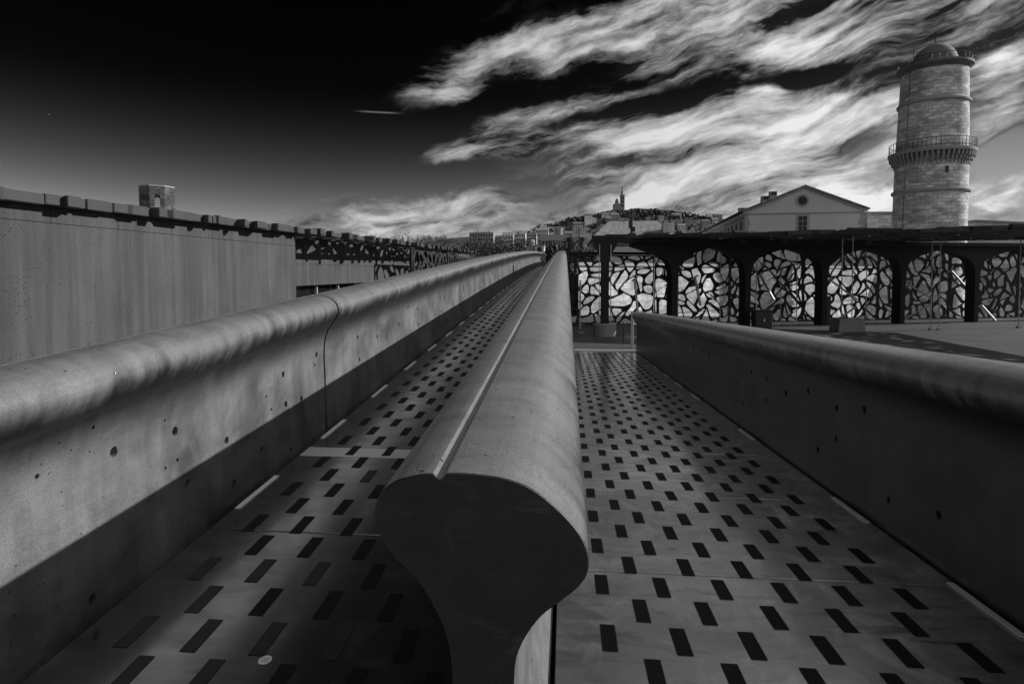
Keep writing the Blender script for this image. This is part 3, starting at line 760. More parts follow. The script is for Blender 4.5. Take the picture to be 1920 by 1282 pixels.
# cables
def cable(x, y, z0, z1, label, foot=True, lean=0.0):
    c = thing('cable', (x, y, z0), label, 'cable', 'vertical cables under the arcade roof')
    MB().tube([(x, y, z0), (x+lean, y+.1, z1)], .022, 6).build('rod', 'metal', c)
    if foot:
        MB().box(x-.07, x+.07, y-.07, y+.07, z0+.001, z0+.10).build('foot', 'metal', c)
        MB().tube([(x+lean*.3, y+.03, z0+.9), (x+lean*.35, y+.04, z0+1.25)], .036, 6).build('turnbuckle', 'metal', c)
p = (14.929, 25.825, 0.000); cable(p[0], p[1], 0, 3.75, 'cable footed on the boards before the fourth arch, nearer the dark stub post')
p = (15.267, 25.856, 0.000); cable(p[0], p[1], 0, 3.75, 'cable footed on the boards before the fourth arch, nearer the fifth column')
p = (19.228, 27.147, 0.000); cable(p[0], p[1], 0, 3.75, 'cable footed on the boards before the fifth arch')
cable(11.05, 25.0, .52, 3.75, 'cable rising from the square concrete block, on its bin side', False); cable(11.45, 25.0, .52, 3.75, 'cable rising from the square concrete block, on its stub-post side', False)
for (x, o_, lab) in ((8.15, .9, 'cable behind the dark bin'), (8.6, .9, 'cable just right of the dark bin'), (9.9, 1.2, 'thin cable in the third arch, left of its pair'), (10.7, 1.2, 'thin cable in the third arch, right of its pair'),
      (6.9, 1.0, 'thin cable in the second arch, close to the second column'), (4.95, 1.0, 'thin cable in the second arch, close to the first column'), (14.3, 1.2, 'thin cable in the fourth arch'), (18.3, 1.2, 'thin cable in the fifth arch')):
    cable(x, arc(x)+o_, 0.0, 3.74, lab, False)
# pale braces that hold the web screen
BR = [((8.883, 28.295, 2.258), (9.332, 27.730, 1.137), 'metal'), ((12.375, 29.342, 2.029), (13.477, 28.973, 1.096), 'metal'), ((16.468, 30.570, 1.863), (17.430, 30.159, 1.109), 'metal'), ((16.397, 30.649, 0.040), (17.441, 30.162, 0.853), 'metal'),
      ((18.943, 31.313, 2.459), (19.339, 30.832, 1.682), 'metal'), ((20.774, 31.862, 0.725), (21.186, 31.386, -0.064), 'metal'), ((3.024, 26.537, 2.077), (3.098, 25.859, 0.558), 'metal'), ((5.775, 27.362, 2.142), (5.881, 26.694, 0.937), 'metal'),
      ((12.571, 29.501, -0.073), (13.487, 28.976, 0.799), 'metal'), ((9.474, 28.572, 1.024), (11.292, 28.468, 3.425), 'darkmetal'), ((9.019, 28.236, 2.745), (11.526, 28.538, -0.022), 'darkmetal')]
BL = ['pale brace above the dark bin', 'pale upper brace in the third arch', 'pale upper brace in the fourth arch meeting a dark stub post', 'pale lower brace in the fourth arch', 'short pale brace high beside the fifth column',
      'pale brace low beside the fifth column', 'pale upright brace behind the ramp parapet end', 'pale upright brace in the second arch', 'dark-edged lower brace behind the square block', 'dark crossing brace rising to the right in the third arch', 'dark crossing brace falling to the right in the third arch']
for (a, b, m_), lb in zip(BR, BL):
    c = thing('brace', a, lb, 'brace', 'braces of the web screen')
    MB().bar(a, b, .085 if m_ == 'metal' else .06).build('tube', m_, c)
    MB().bar((a[0]-.13, a[1], a[2]-.1), (a[0]+.13, a[1], a[2]+.1), .07).build('clamp', 'metal', c)
for (x, lb) in ((11.95, 'dark stub post beside the square concrete block'), (15.75, 'dark stub post before the fourth arch between two braces')):
    tag(MB().bar((x, arc(x)+.55, 0), (x, arc(x)+.55, 1.28), .22).build('stub_post', 'darkmetal', None, loc=(x, arc(x)+.55, 0), bevel=.01), lb, 'post')
# barrier post at the foot of the ramp
p = (2.101, 18.960, 0.000)
br_ = thing('barrier', (p[0], p[1], 0), 'pale steel barrier post with rails beside the ramp parapet end', 'barrier')
MB().box(p[0]-.045, p[0]+.045, p[1]-.02, p[1]+.02, 0, 1.15).build('post', 'metal', br_, bevel=.006)
MB().box(p[0]-.24, p[0]-.215, p[1]+.5, p[1]+.525, 0, .78).build('post', 'darkmetal', br_)
MB().bar((p[0]-.3, p[1], .05), (p[0]+.35, p[1]+.2, .05), .04).build('foot', 'metal', br_)
MB().tube([(p[0], p[1]+.02, .80), (p[0]+.25, p[1]+.1, .66), (p[0]+.5, p[1]+.2, .62), (p[0]+.8, p[1]+.3, .72)], .018, 6).build('rope', 'metal', br_)
p = (0.621, 25.010, 0.000)
tag(MB().tube([(p[0], p[1], 0), (p[0], p[1], 2.05)], .035, 8).build('pole', 'metal', None, loc=(p[0], p[1], 0)), 'plain pale pole standing next to the middle parapet', 'pole')
# ------------------------------------------------------------------ fort across the basin: ground, wall, tower, barracks
FG = 2.2
WL = [(1.0, 45.0), (44.5, 88.3), (150.0, 88.8)]
def off(p, d): return [(p[0][0], p[0][1]+d), (p[1][0], p[1][1]+d), (p[2][0], p[2][1]+d)]
tag(MB().prism(off(WL, 1.4) + [(150, 300), (1.0, 300)], lambda x, y: (x, y, -17.9), lambda x, y: (x, y, FG)).build('fort_ground', 'soil', None), kind='structure')
tag(MB().box(-260, .99, 91.8, 300, -17.9, FG).build('fort_ground', 'soil', None), kind='structure')
fw = thing('fort_wall', (1.0, 45, -17.9), 'long coursed stone fort wall seen through the black web screen', 'wall')
def fwp(name, d0, d1, z0, z1, m, bv=0): MB().prism(off(WL, d0) + list(reversed(off(WL, d1))), lambda x, y: (x, y, z0), lambda x, y: (x, y, z1)).build(name, m, fw, bevel=bv)
fwp('masonry', 0, 1.3, -17.85, 2.8, 'stone'); fwp('coping', -.2, 1.38, 2.82, 3.1, 'trim', .04); fwp('string_course', -.14, -.01, -1.2, -.8, 'trim')
TX, TY = 39.86, 70.0
M['towerstone'] = stone_mat('tower stone', 0.70, (TX, TY, 3.3), 0.75, 0.36, 0.30, 0.5)
tw = thing('fort_tower', (TX, TY, -17.9), 'tall round stone lighthouse tower with domed top and corbelled gallery', 'tower')
MB().lathe((TX, TY), [(3.75, -17.85), (3.46, 2), (3.42, 10.5)], 64).build('shaft', M['towerstone'], tw, smooth=30)
MB().lathe((TX, TY), [(3.42, 10.502), (3.62, 10.55), (3.66, 10.72), (3.6, 10.85), (3.42, 10.9)], 64).build('ring_moulding', 'trim', tw, smooth=30)
MB().lathe((TX, TY), [(3.41, 10.902), (3.36, 14.6)], 64).build('shaft', M['towerstone'], tw, smooth=30)
gal = MB().lathe((TX, TY), [(3.35, 14.602), (4.02, 14.61), (4.06, 14.72), (4.06, 14.92), (3.9, 14.95), (3.3, 14.951)], 64).build('gallery', 'trim', tw, smooth=30)
cb = MB().prism([(0,13.35),(.14,13.35),(.2,13.7),(.36,13.75),(.42,14.08),(.58,14.13),(.66,14.59),(0,14.59)], lambda r, z: (3.33+r, -.085, z), lambda r, z: (3.33+r, .085, z)).build('corbel', 'trim', None)
cbm = cb.data; bpy.data.objects.remove(cb)
for k in range(52): inst('corbel', cbm, gal, (TX, TY, 0), (0, 0, 2*math.pi*k/52))
rl = MB()
for k in range(60):
    a = 2*math.pi*k/60; c_, s_ = math.cos(a), math.sin(a)
    rl.tube([(TX+3.96*c_, TY+3.96*s_, 14.95), (TX+3.96*c_, TY+3.96*s_, 15.95)], .022 if k % 6 else .04, 4)
for z in (15.15, 15.92):
    rl.tube([(TX+3.96*math.cos(2*math.pi*k/60), TY+3.96*math.sin(2*math.pi*k/60), z) for k in range(61)], .03, 4, False)
rl.build('railing', 'darkmetal', gal)
MB().lathe((TX, TY), [(3.33, 14.96), (3.18, 19.85)], 64).build('shaft', M['towerstone'], tw, smooth=30)
MB().lathe((TX, TY), [(3.18, 19.852), (3.36, 19.9), (3.38, 20.08), (3.2, 20.3), (3.16, 20.35)], 64).build('ring_moulding', 'trim', tw, smooth=30)
MB().lathe((TX, TY), [(3.16, 20.352), (3.06, 23.3)], 64).build('shaft', M['towerstone'], tw, smooth=30)
top = MB().lathe((TX, TY), [(3.06, 23.302), (3.12, 23.35), (3.35, 23.62), (3.5, 23.72), (3.5, 23.95), (3.38, 24.0), (2.2, 24.02)], 64).build('cornice', 'lead', tw, smooth=30)
MB().lathe((TX, TY), [(2.1, 24.0)] + [(2.1*math.cos(R(a)), 24.35+2.05*math.sin(R(a))) for a in range(0, 90, 8)] + [(.02, 26.4)], 48).build('dome', 'lead', tw, smooth=40)
MB().tube([(TX, TY, 26.3), (TX, TY, 27.75)], .05, 6).build('lightning_rod', 'darkmetal', tw)
rl = MB()
for k in range(32):
    a = 2*math.pi*k/32; c_, s_ = math.cos(a), math.sin(a)
    rl.tube([(TX+3.3*c_, TY+3.3*s_, 23.98), (TX+3.3*c_, TY+3.3*s_, 24.6)], .02, 4)
    if k % 2 == 0: rl.tube([(TX+3.3*math.cos(a), TY+3.3*math.sin(a), 24.05), (TX+3.3*math.cos(a+.19), TY+3.3*math.sin(a+.19), 24.55)], .02, 4)
rl.tube([(TX+3.3*math.cos(2*math.pi*k/48), TY+3.3*math.sin(2*math.pi*k/48), 24.6) for k in range(49)], .028, 4, False)
rl.build('railing', 'darkmetal', top)
an = MB(); ax, ay = TX-2.9, TY-1.3
an.tube([(ax, ay, 24), (ax, ay, 26.0)], .03, 5); an.tube([(ax-.35*math.cos(k*.7), ay, 25.05+.28*math.sin(k*.7)) for k in range(8)], .025, 4)
an.build('aerial', 'darkmetal', tw)
a = math.atan2(-TY, -TX) + .42
MB().bar((TX+3.36*math.cos(a), TY+3.36*math.sin(a), 12.35), (TX+3.36*math.cos(a), TY+3.36*math.sin(a), 13.0), .25, .25, (math.cos(a), math.sin(a), 0)).build('slit_window', 'shutter', tw)
MB().bar((TX-3.42, TY-1.15, 3), (TX-2.98, TY-.95, 23.3), .05).build('downpipe', 'lead', tw)
tw.scale = (1, 1, 1.0135)
# low buildings either side of the tower
b_ = thing('fort_annex', (47, 89, FG), 'low stone annex between the barracks and the round tower', 'building')
MB().box(43.2, 52.5, 90.5, 98, FG, 10.8).build('wall', 'stone', b_)
MB().box(43.0, 52.7, 90.3, 98.2, 10.81, 11.0).build('coping', 'trim', b_)
b_ = thing('fort_annex', (62, 86, FG), 'low flat-roofed shed beyond the round tower', 'building')
MB().prism([(0,FG),(15,FG),(15,8.9),(4,9.6),(0,9.1)], lambda u, z: (54+u*1.1, 91.5, z), lambda u, z: (54+u*1.1, 99, z)).build('wall', 'stone', b_)
MB().prism([(-.2,9.12),(4,9.63),(15.2,8.95),(15.2,9.15),(4,9.85),(-.2,9.32)], lambda u, z: (54+u*1.1, 91.2, z), lambda u, z: (54+u*1.1, 99.2, z)).build('roof', 'trim', b_)
MB().tube([(64.5, 90.9, 9.2), (64.5, 90.9, 11.8)], .04, 5).build('mast', 'metal', b_)
# long gabled barracks
A0 = Vector((25.96, 90, 0)); UB = Vector((.9956, -.0935, 0)); WB = Vector((.0935, .9956, 0))
def bk(u, w, z): p = A0 + UB*u + WB*w; return (p.x, p.y, z)
WD, LN, ZE, ZA = 15.95, 46.0, 11.15, 14.38
bar_ = thing('barracks', bk(8, 0, FG), 'pale plastered gabled barracks with round gable window and row of tall side windows', 'building')
gb = [(0,FG),(WD,FG),(WD,ZE),(WD/2,ZA),(0,ZE)]
MB().prism(gb, lambda u, z: bk(u, 0, z), lambda u, z: bk(u, LN, z)).build('wall', 'plaster', bar_)
rf = MB().prism([(-.55,ZE-.02),(WD/2,ZA+.14),(WD+.55,ZE-.02),(WD+.55,ZE+.17),(WD/2,ZA+.38),(-.55,ZE+.17)], lambda u, z: bk(u, -.45, z), lambda u, z: bk(u, LN+.3, z)).build('roof', 'tile', bar_)
MB().prism([(-.30,ZE-.32),(WD/2,ZA-.10),(WD+.30,ZE-.32),(WD+.30,ZE-.03),(WD/2,ZA+.12),(-.30,ZE-.03)], lambda u, z: bk(u, -.22, z), lambda u, z: bk(u, -.01, z)).build('cornice', 'trim', bar_)
MB().prism([(-.10,10.72),(WD+.10,10.72),(WD+.10,10.86),(-.10,10.86)], lambda u, z: bk(u, -.12, z), lambda u, z: bk(u, -.012, z)).build('string_course', 'trim', bar_)
for k in range(9):
    for u0 in (0, WD):
        w_ = .75 if k % 2 else .5; z0 = 10.7-(k+1)*.85
        MB().prism([(u0-(.02 if u0 == 0 else w_), z0+.02), (u0+(w_ if u0 == 0 else .02), z0+.02), (u0+(w_ if u0 == 0 else .02), z0+.83), (u0-(.02 if u0 == 0 else w_), z0+.83)], lambda u, z: bk(u, -.045, z), lambda u, z: bk(u, -.014, z)).build('quoin', 'trim', bar_)
oc = MB().prism([(7.75+.92*math.cos(R(a)), 12.55+.92*math.sin(R(a))) for a in range(0, 360, 15)], lambda u, z: bk(u, -.06, z), lambda u, z: bk(u, -.005, z)).build('round_window', 'trim', bar_)
MB().prism([(7.75+.62*math.cos(R(a)), 12.55+.62*math.sin(R(a))) for a in range(0, 360, 15)], lambda u, z: bk(u, -.08, z), lambda u, z: bk(u, -.062, z)).build('pane', 'shutter', oc)
wn = MB().prism([(6.95,8.0),(8.75,8.0),(8.75,10.62),(6.95,10.62)], lambda u, z: bk(u, -.06, z), lambda u, z: bk(u, -.006, z)).build('window', 'trim', bar_)
for i in range(2):
    for j in range(3):
        u0 = 7.28+i*.60; z0 = 8.25+j*.72
        MB().prism([(u0,z0),(u0+.52,z0),(u0+.52,z0+.64),(u0,z0+.64)], lambda u, z: bk(u, -.085, z), lambda u, z: bk(u, -.062, z)).build('pane', 'shutter', wn)
for k in range(12):
    w0 = 2.3 + k*3.6
    o = MB().prism([(w0,6.2),(w0+1.15,6.2),(w0+1.15,9.7),(w0,9.7)], lambda w, z: bk(-.05, w, z), lambda w, z: bk(-.005, w, z)).build('window', 'shutter', bar_)
    MB().prism([(w0-.15,9.72),(w0+1.3,9.72),(w0+1.3,9.9),(w0-.15,9.9)], lambda w, z: bk(-.07, w, z), lambda w, z: bk(-.005, w, z)).build('sill', 'trim', o)
MB().prism([(0,10.25),(LN,10.25),(LN,10.45),(0,10.45)], lambda w, z: bk(-.14, w, z), lambda w, z: bk(-.005, w, z)).build('string_course', 'trim', bar_)
for (u, w, zt_, dx_, dy_) in ((4.55, 3.5, 14.35, .5, .5), (3.55, 4.0, 13.75, .5, .6), (.9, 5.0, 12.15, .9, .6)):
    ch = MB().prism([(u-dx_, ZE+.4), (u+dx_, ZE+.4), (u+dx_, zt_), (u-dx_, zt_)], lambda a_, z: bk(a_, w-dy_, z), lambda a_, z: bk(a_, w+dy_, z)).build('chimney', 'trim', bar_)
    MB().prism([(u-dx_*.75, zt_-.55), (u+dx_*.75, zt_-.55), (u+dx_*.75, zt_-.12), (u-dx_*.75, zt_-.12)], lambda a_, z: bk(a_, w-dy_-.03, z), lambda a_, z: bk(a_, w-dy_-.005, z)).build('vent', 'shutter', ch)
# tiled hall in front of the hill
h = thing('tiled_hall', (16, 112, FG), 'low hall with a broad mottled tiled roof behind the arcade roof', 'building')
p0, p1 = (4.994, 110.000, 8.870), (19.444, 110.000, 8.984)
q0, q1 = (8.636, 121.000, 12.465), (18.037, 121.000, 12.500)
MB().box(p0[0]+.6, p1[0]-.6, 110.5, 130, FG, p0[2]-.1).build('wall', 'plaster', h)
rfm = MB().add([p0, p1, (p1[0], 132, p1[2]), (p0[0], 132, p0[2]), q0, q1, (p0[0],110,p0[2]-.25), (p1[0],110,p1[2]-.25), (p1[0],132,p1[2]-.25), (p0[0],132,p0[2]-.25)],
   [(0,1,5,4),(1,2,5),(2,3,4,5),(3,0,4),(6,7,1,0),(7,8,2,1),(8,9,3,2),(9,6,0,3),(9,8,7,6)]).build('roof', 'tile', h)
l0, l1 = (17.779, 112.000, 9.602), (19.767, 112.000, 11.336)
lv = thing('rooftop_unit', (l0[0], 112, FG), 'white louvred box rising beside the tiled roof', 'louvre box')
MB().box(l0[0], l1[0], 111.6, 114, FG, l1[2]).build('body', 'plaster', lv)
for k in range(5): MB().box(l0[0]+.9, l1[0]-.1, 111.5, 111.59, l0[2]+.2+k*.33, l0[2]+.36+k*.33).build('louvre', 'white', lv)
# ruined round lookout above the pavilion
S_ = thing('lookout_turret', (-86.2, 121, FG), 'small octagonal stone turret with an open arch, poking above the pavilion roof', 'turret')
M['turret'] = stone_mat('turret stone', 0.12, None, 0.7, 0.35)
SX, SY, SRr = -87.0, 121.5, 3.55
tn = [R(22.5+45*k-144.7) for k in range(9)]
for k in range(8):
    a = (SX+SRr*math.cos(tn[k]), SY+SRr*math.sin(tn[k])); b = (SX+SRr*math.cos(tn[k+1]), SY+SRr*math.sin(tn[k+1]))
    ai = (SX+(SRr-.5)*math.cos(tn[k]), SY+(SRr-.5)*math.sin(tn[k])); bi = (SX+(SRr-.5)*math.cos(tn[k+1]), SY+(SRr-.5)*math.sin(tn[k+1]))
    L = math.hypot(b[0]-a[0], b[1]-a[1])
    def po(s, z): f = s/L; return (a[0]+(b[0]-a[0])*f, a[1]+(b[1]-a[1])*f, z)
    def pi_(s, z): f = s/L; return (ai[0]+(bi[0]-ai[0])*f, ai[1]+(bi[1]-ai[1])*f, z)
    if k in (1, 5):                                     # the two facing sides are pierced, so the sky shows through
        c_ = L/2; w_ = .62
        archp = [(c_+w_*math.cos(R(t_)), 18.0+w_*math.sin(R(t_))) for t_ in range(180, -1, -20)]
        MB().prism([(0,FG),(c_-w_,FG)] + archp[:5] + [(c_,18.62),(c_,20.3),(0,20.3)], po, pi_).build('wall', 'turret', S_)
        MB().prism([(L,20.3),(c_,20.3),(c_,18.62)] + archp[5:] + [(c_+w_,FG),(L,FG)], po, pi_).build('wall', 'turret', S_)
    else:
        MB().prism([(0,FG),(L,FG),(L,20.3),(0,20.3)], po, pi_).build('wall', 'turret', S_)
    MB().prism([(0,20.31),(L,20.31),(L,20.55),(0,20.55)], lambda s, z: po(s, z), lambda s, z: pi_(s, z)).build('coping', 'trim', S_)
# ------------------------------------------------------------------ town and hill
PROF = [(-900, 42), (-400, 62), (-150, 84), (-13, 101), (1, 111), (47, 120), (90, 129), (185, 129), (239, 121), (310, 104), (404, 95), (700, 80), (1300, 57)]
def prof(x):
    if x <= PROF[0][0]: return PROF[0][1]
    for (a, b), (c, d) in zip(PROF[:-1], PROF[1:]):
        if x <= c: return b + (d-b)*(x-a)/(c-a)
    return PROF[-1][1]
def gz(x, y):
    s = min(1, max(0, (y-420)/980)); s = s*s*(3-2*s)
    e = min(1, max(0, (y-1430)/500))
    g = -6 + (y-250)*.016 if y < 420 else -3.3
    return g + (prof(x)-g)*s - 60*e*e + 3*math.sin(x*.031+y*.017)*s
vs = []; fs = []; NX, NY = 100, 50
for j in range(NY+1):
    for i in range(NX+1):
        x = -900+2200*i/NX; y = 245+1700*(j/NY); vs.append((x, y, gz(x, y)))
for j in range(NY):
    for i in range(NX): k = j*(NX+1)+i; fs.append((k, k+1, k+NX+2, k+NX+1))
tag(MB().add(vs, fs).build('hillside', 'soil', None, smooth=60), kind='structure')
# woods on the hill, far too many crowns to count
rnd = random.Random(8); wd = MB()
def clump(mb, c, r, n, q, rnd, flat=.8):
    for _ in range(n):
        d = Vector((rnd.gauss(0,1), rnd.gauss(0,1), rnd.gauss(0,1))).normalized()*r*rnd.uniform(.55, 1.0)
        p = Vector(c)+Vector((d.x, d.y, d.z*flat)); a = Vector((rnd.gauss(0,1), rnd.gauss(0,1), rnd.gauss(0,1))).normalized(); b = a.orthogonal().normalized(); w = a.cross(b)
        s = q*rnd.uniform(.6, 1.3)
        mb.add([p+b*s, p+w*s*.7, p-b*s, p-w*s*.7], [(0,1,2,3)])
for _ in range(900):
    x = rnd.uniform(-60, 330); y = rnd.uniform(1120, 1425) if rnd.random() < .8 else rnd.uniform(800, 1120)
    if 95 < x < 175 and y > 1370: continue
    if rnd.random() < .35 and y < 1260: continue
    clump(wd, (x, y, gz(x, y)+3), rnd.uniform(4, 9), 16, 3.0, rnd)
for x in list(range(-10, 100, 7)) + list(range(196, 300, 12)):
    clump(wd, (x, 1400, gz(x, 1400)+rnd.uniform(1, 3)), rnd.uniform(3, 6), 22, 1.8, rnd)
clump(wd, (57, 1400, gz(57, 1400)+5), 6, 30, 2, rnd)
tag(wd.build('hill_wood', 'leaf2', None), 'dark pine wood covering the hill below the church', 'wood', None, 'stuff')
# hilltop church
bx, by = 133.0, 1402.0; bz = 122.0
ch = thing('hilltop_church', (bx, by, bz), 'hilltop basilica with bell tower and dome on the wooded hill', 'church')
c0 = (90.064, 1400.000, 132.596); c1 = (165.232, 1400.000, 131.969)
MB().prism([(c0[0],118),(c1[0]+3,118),(c1[0]+1,(163.881, 1400.000, 145.356)[2]),(c1[0]-7,(157.822, 1400.000, 147.843)[2]),((138.534, 1400.000, 143.154)[0],(138.534, 1400.000, 143.154)[2]),((109.414, 1400.000, 145.857)[0],(109.414, 1400.000, 145.857)[2]),((98.506, 1400.000, 142.296)[0],(98.506, 1400.000, 142.296)[2]),(c0[0],(90.045, 1400.000, 135.041)[2])], lambda x, z: (x, 1392, z), lambda x, z: (x, 1440, z)).build('bastion', 'church', ch)
n0 = (110.661, 1400.000, 142.187); n1 = (123.851, 1400.000, 159.121)
MB().box(n0[0], n1[0], 1393, 1430, 120, n1[2]).build('nave', 'church', ch)
dm = (118.385, 1400.000, 160.394); dt = (118.280, 1400.000, 171.957)
MB().lathe((dm[0], 1408), [(4.6, n1[2]-.1), (4.6, dm[2]+4)] + [(4.6*math.cos(R(a)), dm[2]+4+(dt[2]-dm[2]-4)*math.sin(R(a))) for a in range(0, 91, 15)], 20).build('dome', 'church', ch, smooth=40)
t0 = (124.438, 1398.000, 141.862); t1 = (134.379, 1398.000, 176.998)
tb = MB().box(t0[0], t1[0], 1394, 1404, 120, t1[2]).build('bell_tower', 'church', ch)
for zf in (.35, .62, .85): MB().box(t0[0]+2.6, t1[0]-2.6, 1393.8, 1393.99, t0[2]+(t1[2]-t0[2])*zf-3, t0[2]+(t1[2]-t0[2])*zf+2).build('opening', 'shutter', tb)
MB().box(t0[0]-.8, t1[0]+.8, 1393, 1405, t1[2]+.01, t1[2]+1.6).build('parapet', 'church', tb)
tc_ = (129.185, 1398.000, 177.056); ts = (129.069, 1398.000, 189.186); tp = (128.983, 1398.000, 198.276)
MB().lathe((tc_[0], 1399), [(4.2, t1[2]+1.6), (3.2, t1[2]+5), (2.6, ts[2]-3), (1.8, ts[2]), (2.2, ts[2]+.4)], 12).build('belfry', 'church', ch)
MB().lathe((tc_[0], 1399), [(1.5, ts[2]+.4), (1.1, ts[2]+4), (1.5, ts[2]+6), (.8, tp[2]-1), (.3, tp[2])], 8).build('statue', 'lead', ch)
# houses
def house(x0, x1, y, z0, z1, dep, m, name, label, cat, group=None, roof='flat', nw=0, nf=0):
    r_ = thing(name, ((x0+x1)/2, y, z0), label, cat, group); w = x1-x0
    MB().box(x0, x1, y, y+dep, z0, z1).build('wall', m, r_)
    if roof == 'flat': MB().box(x0-.2, x1+.2, y-.2, y+dep+.2, z1+.01, z1+.35).build('roof', 'trim', r_)
    else: MB().prism([(y-.4, z1+.02), (y+dep+.4, z1+.02), (y+dep/2, z1+dep*.22)], lambda a, z: (x0-.4, a, z), lambda a, z: (x1+.4, a, z)).build('roof', 'tile', r_)
    H = (z1-z0)
    for j in range(nf):
        for i in range(nw):
            cx_ = x0+w*(i+.5)/nw; zc = z1-3.0*(j+.55)
            MB().box(cx_-.5, cx_+.5, y-.06, y-.01, zc-.8, zc+.8).build('window', 'shutter', r_)
    return r_
rnd = random.Random(21); n = 0
while n < 70:
    px_ = rnd.random(); x = rnd.uniform(-70, 85) if px_ < .6 else rnd.uniform(150, 420); y = rnd.uniform(800, 1240)
    if n >= 58: x = rnd.uniform(235, 420); y = rnd.uniform(1150, 1350)
    w = rnd.uniform(8, 17); hh = rnd.uniform(7, 15); z0 = gz(x, y)-3
    rt = 'tile' if rnd.random() < .55 else 'flat'; mm = rnd.choice(['plaster', 'plaster2', 'white' if rnd.random() < .25 else 'plaster'])
    lab = '%s %s%s house %s' % ({'plaster': 'pale', 'plaster2': 'greyish', 'white': 'white'}[mm], 'narrow ' if w < 11 else ('wide ' if w > 14.5 else ''), {'tile': 'tile-roofed', 'flat': 'flat-roofed'}[rt],
        'on the ridge past the church' if n >= 58 else (('high on the slope just under the pine wood' if y > 1090 else ('half way up the slope above the palms' if y > 940 else 'low on the slope behind the palms')) if x < 100 else ('on the far slope above the louvred box' if y > 1000 else 'low on the slope behind the tiled hall')))
    house(x, x+w, y, z0, z0+3+hh, rnd.uniform(9, 13), mm, 'hillside_house', lab, 'house', 'houses on the hill', rt, 3, 2)
    n += 1
a, b = (-67.735, 420.000, 29.870), (-50.652, 420.000, 29.771)
ap = house(a[0], b[0], 420, gz(a[0],420)-2, a[2], 14, 'plaster2', 'apartment_block', 'broad apartment block with chimney row on its flat roof, left of the trees', 'building', None, 'flat', 9, 4)
for k in range(7): MB().box(a[0]+3+k*2.0-.45, a[0]+3+k*2.0+.45+.3*(k % 2), 426, 427, a[2]+.36, a[2]+1.5+.4*(k % 2)).build('chimney', 'trim', ap)
for (a, b, Y_, nm, nw, rt) in (
    ((-45.284, 430.000, 28.856), (-37.570, 430.000, 28.814), 430, 'town house row end left of the dark pines', 4, 'tile'),
    ((-38.838, 440.000, 30.603), (-29.399, 440.000, 30.550), 440, 'town house with low roof behind the dark pines', 6, 'tile'),
    ((-35.207, 520.000, 35.443), (-25.017, 520.000, 35.386), 520, 'long pale terrace of town houses behind the pines', 7, 'flat'),
    ((-29.940, 600.000, 44.185), (-17.160, 600.000, 44.106), 600, 'town mansion with a raised roof above the terrace', 6, 'tile'),
    ((-12.651, 640.000, 50.239), (-1.350, 640.000, 50.164), 640, 'flat town block behind the round monument', 5, 'flat'),
    ((8.375, 700.000, 56.116), (19.436, 700.000, 56.040), 700, 'white flat-roofed block above the palms', 4, 'flat'),
    ((16.746, 690.000, 54.079), (24.003, 690.000, 54.030), 690, 'narrow grey block beside the white flat-roofed one', 3, 'flat'),
    ((34.488, 600.000, 49.302), (38.671, 600.000, 49.273), 600, 'slim pale block left of the tiled hall', 2, 'flat')):
    house(a[0], b[0], Y_, gz(a[0], Y_)-3, a[2], 12, 'plaster', 'town_house', nm, 'building', None, rt, nw, 3)
# colonnaded building and round monument
a, b = (-11.903, 262.000, 17.731), (0.849, 262.000, 18.357)
cn = thing('colonnade_building', ((a[0]+b[0])/2, 262, -6), 'long low building with a row of narrow bays in front of the town', 'building')
MB().box(a[0], b[0], 263, 280, -6, b[2]).build('wall', 'plaster2', cn); MB().box(a[0]-.3, b[0]+.3, 261.7, 280.2, b[2]-2.4, b[2]+.2).build('cornice', 'trim', cn)
k = 0; x = a[0]+1.5
while x < b[0]-.6: MB().box(x, x+.55, 261.9, 262.9, -6, b[2]-2.42).build('pier', 'trim', cn); x += 1.15
mo = thing('round_monument', ((-3.177, 292.000, 20.467)[0], 292, -6), 'round drum monument with a tall mast', 'monument')
c = (-3.189, 292.000, 23.427); MB().lathe((c[0], 292), [(1.75, -6), (1.75, c[2]-1.2), (1.9, c[2]-1.1), (1.9, c[2])], 24).build('drum', 'plaster2', mo, smooth=30)
MB().tube([(c[0], 292, c[2]), (c[0], 292, (-3.207, 292.000, 27.925)[2])], .06, 5).build('mast', 'darkmetal', mo)
# gatehouse at the far end of the bridge
a, b = (-7.180, 112.000, 7.164), (-5.681, 112.000, 6.264); c, d = (-5.581, 110.000, 7.171), (-3.915, 110.000, 6.190)
gh = thing('gatehouse', ((a[0]+d[0])/2, 111, FG), 'small stone gatehouse with an arched door at the end of the bridge', 'building')
MB().box(a[0], b[0]-.02, 111, 116, FG, a[2]).build('wing', 'plaster2', gh); MB().box(c[0], d[0], 109.8, 116, FG, c[2]).build('front', 'plaster', gh)
MB().box(c[0]-.12, d[0]+.12, 109.65, 116.1, c[2]+.01, c[2]+.16).build('coping', 'trim', gh)
m_ = (c[0]+d[0])/2; zd = (-4.699, 110.000, 6.583)[2]
MB().prism([(m_-.42,FG)] + [(m_+.42*math.cos(R(t_)), zd+.42*math.sin(R(t_))) for t_ in range(180, -1, -20)] + [(m_+.42,FG)], lambda x, z: (x, 109.74, z), lambda x, z: (x, 109.79, z)).build('door', 'shutter', gh)
a = (-7.875, 135.000, 9.701); tag(MB().box(a[0], a[0]+.85, 135, 136.5, FG, a[2]).build('service_box', 'white', None, loc=(a[0], 135, FG), bevel=.05), 'small white box shed among the dark trees', 'shed')
